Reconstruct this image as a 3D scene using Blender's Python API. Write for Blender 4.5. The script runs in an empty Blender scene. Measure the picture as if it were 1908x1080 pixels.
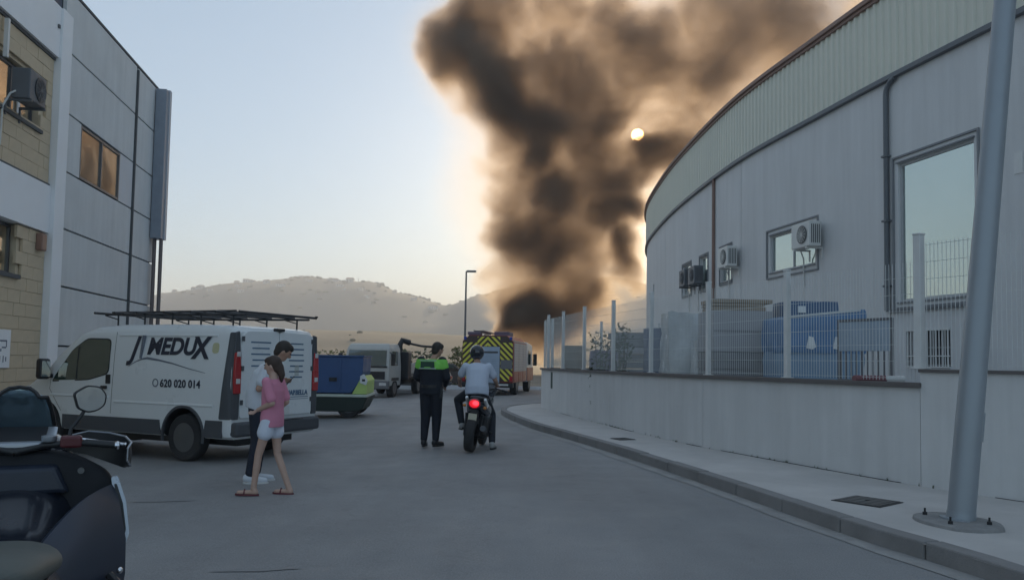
import bpy, bmesh, math, random
from mathutils import Vector, Matrix, Euler
random.seed(7)
R = math.radians
PI = math.pi
S = bpy.context.scene
C = S.collection

# ------------------------------------------------------------------ camera
cam_d = bpy.data.cameras.new('camera')
cam = bpy.data.objects.new('camera', cam_d)
C.objects.link(cam)
cam.location = (0, 0, 1.47)
cam.rotation_euler = (Matrix.Rotation(R(90 + 3.2), 3, 'X') @ Matrix.Rotation(R(1.0), 3, 'Z')).to_euler()
cam_d.sensor_width = 36
cam_d.lens = 28.3
cam_d.shift_y = 0.0262
cam_d.clip_start = 0.05
cam_d.clip_end = 20000
S.camera = cam

# ------------------------------------------------------------------ sky, sun, exposure
SUN_EL, SUN_AZ = 15.87, 8.77
w = bpy.data.worlds.new('World')
S.world = w
w.use_nodes = True
wn = w.node_tree.nodes
wl = w.node_tree.links
bg = wn['Background']
sky = wn.new('ShaderNodeTexSky')
sky.sky_type = 'NISHITA'
sky.sun_disc = False
sky.sun_elevation = R(SUN_EL)
sky.sun_rotation = R(SUN_AZ)
sky.altitude = 0
sky.air_density = 1.0
sky.dust_density = 0.6
sky.ozone_density = 2.0
# even pale haze over the whole dome on top of the clear-sky model
bg2 = wn.new('ShaderNodeBackground')
bg2.inputs[0].default_value = (0.64, 0.83, 1.0, 1)
bg2.inputs[1].default_value = 0.275
addw = wn.new('ShaderNodeAddShader')
wl.new(sky.outputs[0], bg.inputs[0])
bg.inputs[1].default_value = 0.05
wl.new(bg.outputs[0], addw.inputs[0]); wl.new(bg2.outputs[0], addw.inputs[1])
# the sun's own disc, where the sun lamp points, seen dimmed through the smoke
sdir = Vector((math.sin(R(SUN_AZ)) * math.cos(R(SUN_EL)), math.cos(R(SUN_AZ)) * math.cos(R(SUN_EL)), math.sin(R(SUN_EL))))
geo = wn.new('ShaderNodeTexCoord')
dt = wn.new('ShaderNodeVectorMath'); dt.operation = 'DOT_PRODUCT'; dt.inputs[1].default_value = sdir
wl.new(geo.outputs['Generated'], dt.inputs[0])
mrs = wn.new('ShaderNodeMapRange'); mrs.interpolation_type = 'SMOOTHSTEP'
mrs.inputs[1].default_value = math.cos(R(0.46)); mrs.inputs[2].default_value = math.cos(R(0.18)); mrs.inputs[3].default_value = 0; mrs.inputs[4].default_value = 220
wl.new(dt.outputs['Value'], mrs.inputs[0])
bg3 = wn.new('ShaderNodeBackground'); bg3.inputs[0].default_value = (1.0, 0.62, 0.24, 1)
wl.new(mrs.outputs[0], bg3.inputs[1])
add2 = wn.new('ShaderNodeAddShader')
wl.new(addw.outputs[0], add2.inputs[0]); wl.new(bg3.outputs[0], add2.inputs[1])
wl.new(add2.outputs[0], wn['World Output'].inputs['Surface'])
sd = bpy.data.lights.new('sun', 'SUN')
sd.energy = 3.0
sd.angle = R(0.5)
sd.color = (1.0, 0.75, 0.42)
sun = bpy.data.objects.new('sun_light', sd)
C.objects.link(sun)
sdir = Vector((math.sin(R(SUN_AZ)) * math.cos(R(SUN_EL)), math.cos(R(SUN_AZ)) * math.cos(R(SUN_EL)), math.sin(R(SUN_EL))))
sun.rotation_euler = (-sdir).to_track_quat('-Z', 'Y').to_euler()
S.view_settings.view_transform = 'Standard'
S.view_settings.look = 'None'
S.view_settings.gamma = 1
S.view_settings.use_curve_mapping = False
S.view_settings.exposure = 0.50
S.cycles.use_denoising = True
S.cycles.volume_bounces = 3
S.cycles.volume_max_steps = 256
S.cycles.max_bounces = 6
S.cycles.transparent_max_bounces = 24

# ------------------------------------------------------------------ helpers
def link(o, parent=None):
    C.objects.link(o)
    if parent is not None:
        o.parent = parent
    return o

def tag(o, label=None, cat=None, group=None, kind=None):
    if label: o['label'] = label
    if cat: o['category'] = cat
    if group: o['group'] = group
    if kind: o['kind'] = kind
    return o

def empty(name, loc=(0, 0, 0), rz=0.0, label=None, cat=None, group=None, rx=0.0, ry=0.0):
    o = bpy.data.objects.new(name, None)
    o.empty_display_size = 0.2
    o.location = loc
    o.rotation_euler = (rx, ry, rz)
    C.objects.link(o)
    return tag(o, label, cat, group)

def copy_tree(o, parent=None):
    c = o.copy()
    C.objects.link(c)
    c.parent = parent
    for ch in list(o.children):
        copy_tree(ch, c)
    return c

class MB:
    """collects geometry for ONE mesh object"""
    def __init__(s):
        s.bm = bmesh.new()
    def verts(s, pts):
        return [s.bm.verts.new(p) for p in pts]
    def face(s, pts):
        try:
            return s.bm.faces.new(s.verts(pts))
        except ValueError:
            return None
    def box(s, x0, x1, y0, y1, z0, z1, M=None):
        p = [Vector((x, y, z)) for z in (z0, z1) for y in (y0, y1) for x in (x0, x1)]
        if M is not None: p = [M @ q for q in p]
        v = s.verts(p)
        for f in ((0, 2, 3, 1), (4, 5, 7, 6), (0, 1, 5, 4), (2, 6, 7, 3), (1, 3, 7, 5), (0, 4, 6, 2)):
            s.bm.faces.new([v[i] for i in f])
        return s
    def hexa(s, p):          # 8 points: bottom 4 ccw, top 4 ccw
        v = s.verts(p)
        for f in ((3, 2, 1, 0), (4, 5, 6, 7), (0, 1, 5, 4), (1, 2, 6, 5), (2, 3, 7, 6), (3, 0, 4, 7)):
            s.bm.faces.new([v[i] for i in f])
        return s
    def rings(s, rs, cap=True, closed=True):
        vs = [s.verts(r) for r in rs]
        n = len(vs[0])
        for a, b in zip(vs, vs[1:]):
            for i in range(n if closed else n - 1):
                j = (i + 1) % n
                s.bm.faces.new((a[i], a[j], b[j], b[i]))
        if cap and closed:
            s.bm.faces.new(list(reversed(vs[0])))
            s.bm.faces.new(vs[-1])
        return s
    def tube(s, pts, r, n=10, cap=True):
        pts = [Vector(p) for p in pts]
        rr = r if isinstance(r, (list, tuple)) else [r] * len(pts)
        up = Vector((0, 0, 1))
        rs = []
        prev = None
        for i, p in enumerate(pts):
            d = (pts[min(i + 1, len(pts) - 1)] - pts[max(i - 1, 0)]).normalized()
            if prev is None:
                a = d.cross(up if abs(d.z) < 0.9 else Vector((1, 0, 0))).normalized()
            else:
                a = (prev - d * prev.dot(d)).normalized()
            prev = a
            b = d.cross(a)
            rs.append([p + (a * math.cos(2 * PI * k / n) + b * math.sin(2 * PI * k / n)) * rr[i] for k in range(n)])
        return s.rings(rs, cap)
    def lathe(s, prof, axis='z', c=(0, 0, 0), n=24, cap=True):   # prof: (radius, along)
        c = Vector(c)
        rs = []
        for (r, h) in prof:
            ring = []
            for k in range(n):
                a = 2 * PI * k / n
                x, y = r * math.cos(a), r * math.sin(a)
                ring.append(c + (Vector((x, y, h)) if axis == 'z' else Vector((h, x, y)) if axis == 'x' else Vector((y, h, x))))
            rs.append(ring)
        return s.rings(rs, cap)
    def prism(s, outline, y0, y1, M=None, plane='xz'):
        def P(u, v, t):
            q = Vector((u, t, v)) if plane == 'xz' else Vector((t, u, v)) if plane == 'yz' else Vector((u, v, t))
            return M @ q if M is not None else q
        return s.rings([[P(u, v, y0) for u, v in outline], [P(u, v, y1) for u, v in outline]])
    def ball(s, c, r, nu=14, nv=10, M=None):
        c = Vector(c)
        rx, ry, rz = r if isinstance(r, (list, tuple)) else (r, r, r)
        rs = []
        for j in range(nv + 1):
            t = PI * (j + 0.02) / (nv + 0.04)
            ring = [Vector((rx * math.sin(t) * math.cos(2 * PI * i / nu), ry * math.sin(t) * math.sin(2 * PI * i / nu), -rz * math.cos(t))) for i in range(nu)]
            rs.append([c + (M @ q if M is not None else q) for q in ring])
        return s.rings(rs)
    def build(s, name, mat, parent=None, smooth=False, bevel=0.0, segs=2, sub=0, loc=None, ang=40):
        bm = s.bm
        bmesh.ops.recalc_face_normals(bm, faces=bm.faces)
        me = bpy.data.meshes.new(name)
        bm.to_mesh(me)
        bm.free()
        o = bpy.data.objects.new(name, me)
        if loc: o.location = loc
        C.objects.link(o)
        if parent is not None: o.parent = parent
        if mat is not None:
            for m in (mat if isinstance(mat, (list, tuple)) else [mat]): me.materials.append(m)
        if smooth:
            me.polygons.foreach_set('use_smooth', [True] * len(me.polygons))
            if ang: me.set_sharp_from_angle(angle=R(ang))
        if bevel:
            b = o.modifiers.new('bevel', 'BEVEL')
            b.width = bevel; b.segments = segs; b.limit_method = 'ANGLE'; b.angle_limit = R(35)
            b.harden_normals = False
        if sub:
            d = o.modifiers.new('sub', 'SUBSURF')
            d.levels = d.render_levels = sub
        return o

# ------------------------------------------------------------------ materials
def nt(name):
    m = bpy.data.materials.new(name)
    m.use_nodes = True
    t = m.node_tree
    return m, t, t.nodes, t.links, t.nodes['Principled BSDF']

def mat(name, col, rough=0.6, metal=0.0, var=0.12, scale=3.0, bump=0.0, bscale=40.0, dirt=0.0, dirtcol=(0.12, 0.1, 0.08), coat=0.0, alpha=1.0, stretch=(1, 1, 1), spec=0.5, streak=0.0):
    """procedural paint/metal/plaster: base colour broken by two noises, optional stains, optional fine relief"""
    m, t, N, L, B = nt(name)
    tc = N.new('ShaderNodeTexCoord')
    mp = N.new('ShaderNodeMapping'); mp.inputs['Scale'].default_value = stretch
    L.new(tc.outputs['Object'], mp.inputs[0])
    n1 = N.new('ShaderNodeTexNoise'); n1.inputs['Scale'].default_value = scale; n1.inputs['Detail'].default_value = 6; n1.inputs['Roughness'].default_value = 0.62
    L.new(mp.outputs[0], n1.inputs[0])
    mr = N.new('ShaderNodeMapRange'); mr.inputs[1].default_value = 0.25; mr.inputs[2].default_value = 0.75
    mr.inputs[3].default_value = 1 - var; mr.inputs[4].default_value = 1 + var
    L.new(n1.outputs[0], mr.inputs[0])
    mx = N.new('ShaderNodeMix'); mx.data_type = 'RGBA'; mx.blend_type = 'MULTIPLY'; mx.inputs[0].default_value = 1
    mx.inputs[6].default_value = (*col, 1)
    L.new(mr.outputs[0], mx.inputs[7])
    out = mx.outputs[2]
    if dirt > 0:
        n2 = N.new('ShaderNodeTexNoise'); n2.inputs['Scale'].default_value = scale * 0.45; n2.inputs['Detail'].default_value = 8; n2.inputs['Roughness'].default_value = 0.7
        L.new(mp.outputs[0], n2.inputs[0])
        m2 = N.new('ShaderNodeMapRange'); m2.inputs[1].default_value = 0.5; m2.inputs[2].default_value = 0.78; m2.inputs[4].default_value = dirt
        L.new(n2.outputs[0], m2.inputs[0])
        mx2 = N.new('ShaderNodeMix'); mx2.data_type = 'RGBA'; mx2.inputs[7].default_value = (*dirtcol, 1)
        L.new(m2.outputs[0], mx2.inputs[0]); L.new(out, mx2.inputs[6])
        out = mx2.outputs[2]
    if streak > 0:        # rain streaks running down
        ms = N.new('ShaderNodeMapping'); ms.inputs['Scale'].default_value = (2.2, 2.2, 0.16)
        L.new(tc.outputs['Object'], ms.inputs[0])
        n4 = N.new('ShaderNodeTexNoise'); n4.inputs['Scale'].default_value = 1.6; n4.inputs['Detail'].default_value = 7; n4.inputs['Roughness'].default_value = 0.65
        L.new(ms.outputs[0], n4.inputs[0])
        m4 = N.new('ShaderNodeMapRange'); m4.inputs[1].default_value = 0.35; m4.inputs[2].default_value = 0.7; m4.inputs[3].default_value = 1.0 + streak * 0.35; m4.inputs[4].default_value = 1.0 - streak
        L.new(n4.outputs[0], m4.inputs[0])
        mx4 = N.new('ShaderNodeMix'); mx4.data_type = 'RGBA'; mx4.blend_type = 'MULTIPLY'; mx4.inputs[0].default_value = 1
        L.new(out, mx4.inputs[6]); L.new(m4.outputs[0], mx4.inputs[7])
        out = mx4.outputs[2]
    L.new(out, B.inputs['Base Color'])
    rr = N.new('ShaderNodeMapRange'); rr.inputs[1].default_value = 0.3; rr.inputs[2].default_value = 0.7
    rr.inputs[3].default_value = max(0.02, rough - 0.08); rr.inputs[4].default_value = min(1, rough + 0.08)
    L.new(n1.outputs[0], rr.inputs[0]); L.new(rr.outputs[0], B.inputs['Roughness'])
    B.inputs['Metallic'].default_value = metal
    B.inputs['Specular IOR Level'].default_value = spec
    B.inputs['Coat Weight'].default_value = coat
    B.inputs['Coat Roughness'].default_value = 0.08
    B.inputs['Alpha'].default_value = alpha
    if bump > 0:
        n3 = N.new('ShaderNodeTexNoise'); n3.inputs['Scale'].default_value = bscale; n3.inputs['Detail'].default_value = 4
        L.new(tc.outputs['Object'], n3.inputs[0])
        b = N.new('ShaderNodeBump'); b.inputs['Strength'].default_value = bump; b.inputs['Distance'].default_value = 0.01
        L.new(n3.outputs[0], b.inputs['Height']); L.new(b.outputs[0], B.inputs['Normal'])
    return m

def glass(name, tint=(0.02, 0.03, 0.035), rough=0.03):
    m, t, N, L, B = nt(name)
    B.inputs['Base Color'].default_value = (*tint, 1)
    B.inputs['Roughness'].default_value = rough
    B.inputs['IOR'].default_value = 1.9
    B.inputs['Specular IOR Level'].default_value = 0.8
    tc = N.new('ShaderNodeTexCoord')
    n3 = N.new('ShaderNodeTexNoise'); n3.inputs['Scale'].default_value = 1.3
    L.new(tc.outputs['Object'], n3.inputs[0])
    b = N.new('ShaderNodeBump'); b.inputs['Strength'].default_value = 0.05; b.inputs['Distance'].default_value = 0.02
    L.new(n3.outputs[0], b.inputs['Height']); L.new(b.outputs[0], B.inputs['Normal'])
    return m

def emit(name, col, strength):
    m, t, N, L, B = nt(name)
    B.inputs['Base Color'].default_value = (*[c * 0.5 for c in col], 1)
    B.inputs['Emission Color'].default_value = (*col, 1)
    B.inputs['Emission Strength'].default_value = strength
    return m

def gz(x):            # the road falls away slightly towards the left gutter
    return 0.02 * min(0.0, x)
BLOBS = [(9.1,94.0,8.1,5.3,0.43), (6.5,92.0,5.5,4.9,0.62), (18.8,96.0,40.6,9.6,0.36), (29.2,98.0,45.0,10.5,0.33), (-1.9,92.0,13.4,4.0,0.58), (-0.1,92.0,18.4,4.9,1.35),
 (2.7,92.0,14.1,5.5,1.35), (-0.6,92.0,10.3,4.3,0.62), (1.9,92.0,6.0,4.3,1.35), (-1.7,92.0,20.9,3.7,0.39), (12.1,95.0,41.4,8.2,0.33), (17.5,96.0,36.5,7.0,0.30),
 (6.4,94.0,23.3,7.5,0.47), (9.7,94.0,13.8,5.0,0.39), (12.4,96.0,22.0,5.8,0.35), (-7.6,92.0,35.3,5.5,0.47), (23.8,98.0,38.1,7.8,0.27), (31.1,100.0,43.8,9.3,0.27),
 (-3.7,92.0,41.7,5.8,1.50), (3.0,96.0,44.3,7.0,0.58), (10.6,100.0,46.9,7.3,0.35), (-6.4,92.0,37.2,5.8,1.50), (-8.2,94.0,40.6,4.4,0.55), (-6.9,92.0,32.1,3.7,0.47),
 (-1.9,89.0,33.0,5.6,1.88), (4.4,96.0,37.6,5.4,0.47), (-0.0,92.0,29.1,4.9,1.50), (-3.6,96.0,31.2,2.9,0.39), (3.0,90.0,27.9,4.2,1.65), (5.1,95.0,32.7,3.8,0.47),
 (1.3,92.0,24.0,4.6,1.50), (4.6,89.0,20.9,3.9,1.50), (-1.5,95.0,22.1,3.8,0.55), (-3.7,92.0,25.2,2.8,0.35), (3.3,92.0,18.4,3.7,0.62), (8.0,94.0,27.2,3.1,0.62),
 (11.2,92.0,28.0,2.6,1.15), (10.6,95.0,24.9,3.5,0.55), (15.9,92.0,24.9,2.6,1.35), (17.7,90.0,24.5,3.6,2.10), (16.5,92.0,22.1,2.8,1.80), (19.6,92.0,22.5,3.1,1.80),
 (7.7,94.0,20.2,3.4,0.47), (12.6,97.0,20.2,3.6,0.39), (0.5,94.0,16.2,3.1,0.35), (3.9,92.0,14.7,3.7,0.51), (7.9,92.0,15.1,3.1,0.62), (10.5,90.0,16.4,2.7,1.50),
 (13.5,92.0,16.8,2.8,1.65), (13.0,90.0,12.8,2.8,2.85), (12.6,90.0,10.6,2.4,2.55), (15.0,92.0,16.8,2.5,1.35), (6.4,92.0,11.7,3.1,0.47), (2.1,92.0,11.0,3.4,0.58),
 (5.2,92.0,9.5,3.1,0.55), (0.7,94.0,8.6,2.4,0.47), (8.2,90.0,8.3,2.2,1.95), (2.8,92.0,6.7,3.7,1.80), (0.4,92.0,6.6,2.2,2.70), (0.5,92.0,4.5,2.1,3.30),
 (0.1,92.0,2.9,1.7,3.00), (3.8,92.0,3.6,3.4,1.95), (6.0,94.0,6.2,3.1,1.50), (1.9,92.0,8.5,2.5,1.50), (-0.6,94.0,10.5,1.4,0.31), (2.4,94.0,38.8,16.3,0.33),
 (5.6,92.0,26.0,13.2,0.33), (9.0,94.0,17.6,10.3,0.36), (5.8,92.0,11.0,9.2,0.47), (3.4,92.0,6.1,6.7,0.62), (15.6,96.0,31.2,13.4,0.20), (27.0,100.0,38.8,20.0,0.13),
 (42.3,104.0,45.6,20.8,0.11), (14.7,94.0,18.4,6.9,0.25), (13.5,106.0,41.6,7.8,0.28), (24.1,108.0,44.7,9.4,0.15), (35.0,110.0,48.0,10.3,0.13), (44.8,112.0,52.2,10.5,0.13),
 (19.7,104.0,34.4,5.5,0.17), (28.0,106.0,36.0,6.4,0.12), (15.2,102.0,24.7,4.8,0.35), (9.6,102.0,34.3,5.4,0.39), (23.5,102.0,30.4,4.8,0.35)]

# ------------------------------------------------------------------ smoke: real volume, one density grid built from puffs and turbulence
def build_smoke():
    g = bpy.data.node_groups.new('smoke_grid', 'GeometryNodeTree')
    g.interface.new_socket('Geometry', in_out='INPUT', socket_type='NodeSocketGeometry')
    g.interface.new_socket('Geometry', in_out='OUTPUT', socket_type='NodeSocketGeometry')
    N, L = g.nodes, g.links
    go = N.new('NodeGroupOutput')
    pos = N.new('GeometryNodeInputPosition').outputs[0]
    def m(op, a, b=None, c=None):
        n = N.new('ShaderNodeMath'); n.operation = op
        for i, v in enumerate((a, b, c)):
            if v is None: continue
            if isinstance(v, (int, float)): n.inputs[i].default_value = v
            else: L.new(v, n.inputs[i])
        return n.outputs[0]
    def vm(op, a, b=None, scale=None):
        n = N.new('ShaderNodeVectorMath'); n.operation = op
        for i, v in enumerate((a, b)):
            if v is None: continue
            if isinstance(v, tuple): n.inputs[i].default_value = v
            else: L.new(v, n.inputs[i])
        if scale is not None: n.inputs['Scale'].default_value = scale
        return n
    def noise(p, scale, det, rough=0.55, off=(0, 0, 0)):
        n = N.new('ShaderNodeTexNoise'); n.inputs['Scale'].default_value = scale
        n.inputs['Detail'].default_value = det; n.inputs['Roughness'].default_value = rough
        L.new(vm('ADD', p, off).outputs[0], n.inputs['Vector'])
        return n
    w1 = noise(pos, 0.06, 2, off=(3.1, 7.7, 1.3))
    d1 = vm('SCALE', vm('SUBTRACT', w1.outputs['Color'], (0.5, 0.5, 0.5)).outputs[0], scale=9.0).outputs[0]
    p1 = vm('ADD', pos, d1).outputs[0]
    w2 = noise(p1, 0.22, 3, off=(9.1, 2.7, 5.3))
    d2 = vm('SCALE', vm('SUBTRACT', w2.outputs['Color'], (0.5, 0.5, 0.5)).outputs[0], scale=5.0).outputs[0]
    p2 = vm('ADD', p1, d2).outputs[0]
    pd = vm('MULTIPLY', p2, (1.0, 1.5, 1.0)).outputs[0]
    acc = None
    for (x, y, z, r, wt) in BLOBS:
        d = vm('DISTANCE', pd, (x, 92 * 1.5 + (y - 92) * 1.2, z)).outputs['Value']
        t = m('DIVIDE', d, r)
        q = m('MAXIMUM', m('SUBTRACT', 1.0, m('MULTIPLY', t, t)), 0.0)
        q = m('MULTIPLY', m('POWER', q, 1.3), wt * 1.35)
        acc = q if acc is None else m('ADD', acc, q)
    pn = vm('MULTIPLY', p1, (1.0, 0.5, 1.0)).outputs[0]
    pn2 = vm('MULTIPLY', p2, (1.0, 0.5, 1.0)).outputs[0]
    n = noise(pn, 0.17, 6, 0.6, off=(1.7, 4.1, 8.8)).outputs[0]
    n = m('MULTIPLY', m('SUBTRACT', n, 0.5), 2.2)                   # about -0.6 .. 0.6
    n3 = noise(pn2, 0.50, 5, 0.62, off=(6.7, 1.1, 3.8)).outputs[0]
    n = m('ADD', n, m('MULTIPLY', m('SUBTRACT', n3, 0.5), 1.1))
    soft = m('MINIMUM', m('MULTIPLY', acc, 3.0), 1.0)
    v = m('ADD', acc, m('MULTIPLY', n, m('MULTIPLY', soft, 1.0)))
    v = m('MAXIMUM', m('SUBTRACT', v, SMOKE_CUT), 0.0)
    e = m('MINIMUM', m('MULTIPLY', v, 2.0), 1.0)
    v = m('MULTIPLY', m('MULTIPLY', v, m('ADD', 0.22, m('MULTIPLY', m('MULTIPLY', e, e), 0.78))), SMOKE_GAIN)
    for (x, y, z, r) in VEIL:                                       # thin even veil of old smoke round the billows
        t = m('DIVIDE', vm('DISTANCE', p1, (x, y, z)).outputs['Value'], r)
        q = m('MAXIMUM', m('SUBTRACT', 1.0, m('MULTIPLY', t, t)), 0.0)
        v = m('ADD', v, m('MULTIPLY', q, 0.055))
    vc = N.new('GeometryNodeVolumeCube')
    L.new(v, vc.inputs['Density'])
    vc.inputs['Background'].default_value = 0.0
    lo, hi = (-20, 70, 0.3), (66, 126, 60)
    vc.inputs['Min'].default_value = lo
    vc.inputs['Max'].default_value = hi
    st = 0.31
    for i, k in enumerate(('Resolution X', 'Resolution Y', 'Resolution Z')):
        vc.inputs[k].default_value = int((hi[i] - lo[i]) / st)
    sm = N.new('GeometryNodeSetMaterial')
    mt = bpy.data.materials.new('black_smoke'); mt.use_nodes = True
    T = mt.node_tree; T.nodes.clear()
    o = T.nodes.new('ShaderNodeOutputMaterial')
    at = T.nodes.new('ShaderNodeAttribute'); at.attribute_name = 'density'
    sc = T.nodes.new('ShaderNodeVolumeScatter'); sc.inputs['Color'].default_value = (*SMOKE_SCAT, 1); sc.inputs['Anisotropy'].default_value = 0.64
    ab = T.nodes.new('ShaderNodeVolumeAbsorption'); ab.inputs['Color'].default_value = (*SMOKE_ABS, 1)
    ad = T.nodes.new('ShaderNodeAddShader')
    k1 = T.nodes.new('ShaderNodeMath'); k1.operation = 'MULTIPLY'; k1.inputs[1].default_value = 0.55
    k2 = T.nodes.new('ShaderNodeMath'); k2.operation = 'MULTIPLY'; k2.inputs[1].default_value = 1.0
    T.links.new(at.outputs['Fac'], k1.inputs[0]); T.links.new(at.outputs['Fac'], k2.inputs[0])
    T.links.new(k1.outputs[0], sc.inputs['Density']); T.links.new(k2.outputs[0], ab.inputs['Density'])
    T.links.new(sc.outputs[0], ad.inputs[0]); T.links.new(ab.outputs[0], ad.inputs[1])
    T.links.new(ad.outputs[0], o.inputs['Volume'])
    sm.inputs['Material'].default_value = mt
    L.new(vc.outputs[0], sm.inputs[0]); L.new(sm.outputs[0], go.inputs[0])
    sb = MB().box(lo[0], hi[0], lo[1], hi[1], lo[2], hi[2]).build('smoke', mt)
    tag(sb, 'tall billowing column of black and orange smoke rising behind the fire engine', 'smoke', kind='stuff')
    md = sb.modifiers.new('grid', 'NODES'); md.node_group = g
    return sb
VEIL = [(21.0, 96, 37.3, 21.1), (33.5, 96, 41.9, 21.1), (5.8, 96, 24.3, 16.6), (6.9, 96, 11.5, 10.9), (-1.2, 96, 39.0, 12.8)]
SMOKE_CUT, SMOKE_GAIN = 0.14, 0.60
SMOKE_SCAT = (0.90, 0.78, 0.65)
SMOKE_ABS = (0.69, 0.61, 0.54)
smoke = build_smoke()

HILLPTS = [(-2600, 40), (-2100, 60), (-1424, 108), (-970, 98), (-761, 108), (-687, 120), (-619, 137), (-518, 158), (-404, 170), (-336, 160), (-284, 162), (-221, 138), (-124, 116), (-62, 141), (-23, 152), (51, 173), (165, 181), (393, 140), (847, 102), (1868, 74), (2600, 60)]
NEARPTS = [(-1102, 10.0), (-497, 12.0), (-209, 19.6), (-116, 19.9), (-81, 19.3), (-49, 17.9), (-17, 17.5), (47, 19.9), (175, 17.3), (1072, 26.6)]
HAZE = 0.00055

# ------------------------------------------------------------------ ground and hills
from mathutils import noise as mnoise
def asphalt(name):
    m, t, N, L, B = nt(name)
    tc = N.new('ShaderNodeTexCoord')
    def nz(scale, det, rough=.6, st=None, dist=0.0):
        n = N.new('ShaderNodeTexNoise'); n.inputs['Scale'].default_value = scale; n.inputs['Detail'].default_value = det; n.inputs['Roughness'].default_value = rough; n.inputs['Distortion'].default_value = dist
        if st:
            mp = N.new('ShaderNodeMapping'); mp.inputs['Scale'].default_value = st; mp.inputs['Rotation'].default_value = (0, 0, R(-8)); L.new(tc.outputs['Object'], mp.inputs[0]); L.new(mp.outputs[0], n.inputs[0])
        else: L.new(tc.outputs['Object'], n.inputs[0])
        return n.outputs[0]
    def rng(x, a, b, c, d):
        q = N.new('ShaderNodeMapRange'); q.inputs[1].default_value = a; q.inputs[2].default_value = b; q.inputs[3].default_value = c; q.inputs[4].default_value = d
        L.new(x, q.inputs[0]); return q.outputs[0]
    def mul(a, b):
        q = N.new('ShaderNodeMath'); q.operation = 'MULTIPLY'; L.new(a, q.inputs[0]); L.new(b, q.inputs[1]); return q.outputs[0]
    f = mul(rng(nz(.22, 5), .3, .7, .84, 1.14), rng(nz(1.0, 4, .6, (1.1, .16, 1)), .3, .7, .90, 1.10))     # broad patches, worn lanes along the road
    f = mul(f, rng(nz(3.0, 8, .75, None, .6), .56, .74, 1.0, .80))                                          # oil and damp stains
    f = mul(f, rng(nz(75, 3, .8), .35, .65, .80, 1.20))                                                    # aggregate
    mx = N.new('ShaderNodeMix'); mx.data_type = 'RGBA'; mx.blend_type = 'MULTIPLY'; mx.inputs[0].default_value = 1; mx.inputs[6].default_value = (0.245, 0.243, 0.245, 1)
    L.new(f, mx.inputs[7]); L.new(mx.outputs[2], B.inputs['Base Color'])
    L.new(rng(nz(1.6, 5), .3, .7, .62, .85), B.inputs['Roughness'])
    b = N.new('ShaderNodeBump'); b.inputs['Strength'].default_value = .5; b.inputs['Distance'].default_value = .008
    L.new(nz(90, 3, .8), b.inputs['Height']); L.new(b.outputs[0], B.inputs['Normal'])
    return m
m_road = asphalt('worn_asphalt')
g = MB()
xs = [-2800, -300, -60, -14, -9, -6, -4, -2, 0, 2, 6, 20, 60, 300, 2800]
ys = [-40, -6, 2, 6, 10, 16, 24, 40, 80, 300, 2650]
gv = [[g.bm.verts.new((x, y, max(gz(x), -0.3))) for x in xs] for y in ys]
for j in range(len(ys) - 1):
    for i in range(len(xs) - 1):
        g.bm.faces.new((gv[j][i], gv[j][i + 1], gv[j + 1][i + 1], gv[j + 1][i]))
road = g.build('ground', m_road); tag(road, 'worn grey asphalt road curving away to the right', kind='structure')

HILL = bpy.data.materials.new('x')
def ridge(name, label, pts, y0, depth, colr, seed, amp, nx=220, ny=26, base=-2):
    g = MB()
    x0, x1 = pts[0][0], pts[-1][0]
    def prof(x):
        for (a, ha), (b, hb) in zip(pts, pts[1:]):
            if a <= x <= b:
                t = (x - a) / (b - a); t = t * t * (3 - 2 * t)
                return ha + (hb - ha) * t
        return pts[-1][1]
    rows = []
    for j in range(ny + 1):
        v = j / ny
        row = []
        for i in range(nx + 1):
            x = x0 + (x1 - x0) * i / nx
            y = y0 + depth * (v - 1)
            e = math.sin(min(1, v) * PI / 2) ** 1.1
            n = mnoise.fractal(Vector((x * 0.006 + seed, y * 0.006, seed)), 1.0, 2.0, 6)
            n2 = mnoise.fractal(Vector((x * 0.05, y * 0.05, seed)), 1.0, 2.0, 4)
            z = prof(x) * e + n * amp * (0.25 + 2.2 * v * (1 - v)) + n2 * amp * 0.16
            row.append(g.bm.verts.new((x, y, base + z * min(1, v * 6) if v < 1 / 6 else base + z)))
        rows.append(row)
    back = [g.bm.verts.new((v.co.x, y0 + depth, base)) for v in rows[-1]]
    rows.append(back)
    for a, b in zip(rows, rows[1:]):
        for i in range(nx):
            g.bm.faces.new((a[i], a[i + 1], b[i + 1], b[i]))
    o = g.build(name, colr, smooth=True, ang=0)
    tag(o, label, kind='structure')
    return o, prof
m_hill = mat('dry_scrub', (0.075, 0.08, 0.07), 0.95, var=0.25, scale=0.012, dirt=0.6, dirtcol=(0.06, 0.068, 0.05))
m_near = mat('dry_field', (0.15, 0.125, 0.095), 0.95, var=0.25, scale=0.05, dirt=0.8, dirtcol=(0.05, 0.06, 0.035))
far_hill, far_prof = ridge('far_hill', 'long hazy hill ridge on the horizon', HILLPTS, 1700, 700, m_hill, 3.3, 6)
near_hill, near_prof = ridge('near_hill', 'low brown hill in front of the far ridge', NEARPTS, 480, 200, m_near, 8.1, 4)

# ------------------------------------------------------------------ air
hz = MB().box(-2900, 2900, -50, 2700, -1.5, 200).build('haze', None)
tag(hz, 'pale evening haze lying over the whole street and the hills', kind='stuff')
mh = bpy.data.materials.new('haze_air'); mh.use_nodes = True
T = mh.node_tree; T.nodes.clear()
ho = T.nodes.new('ShaderNodeOutputMaterial'); hv = T.nodes.new('ShaderNodeVolumePrincipled')
hv.inputs['Color'].default_value = (0.88, 0.90, 0.95, 1); hv.inputs['Density'].default_value = HAZE; hv.inputs['Anisotropy'].default_value = 0.12
T.links.new(hv.outputs[0], ho.inputs['Volume'])
hz.data.materials.append(mh)

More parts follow.
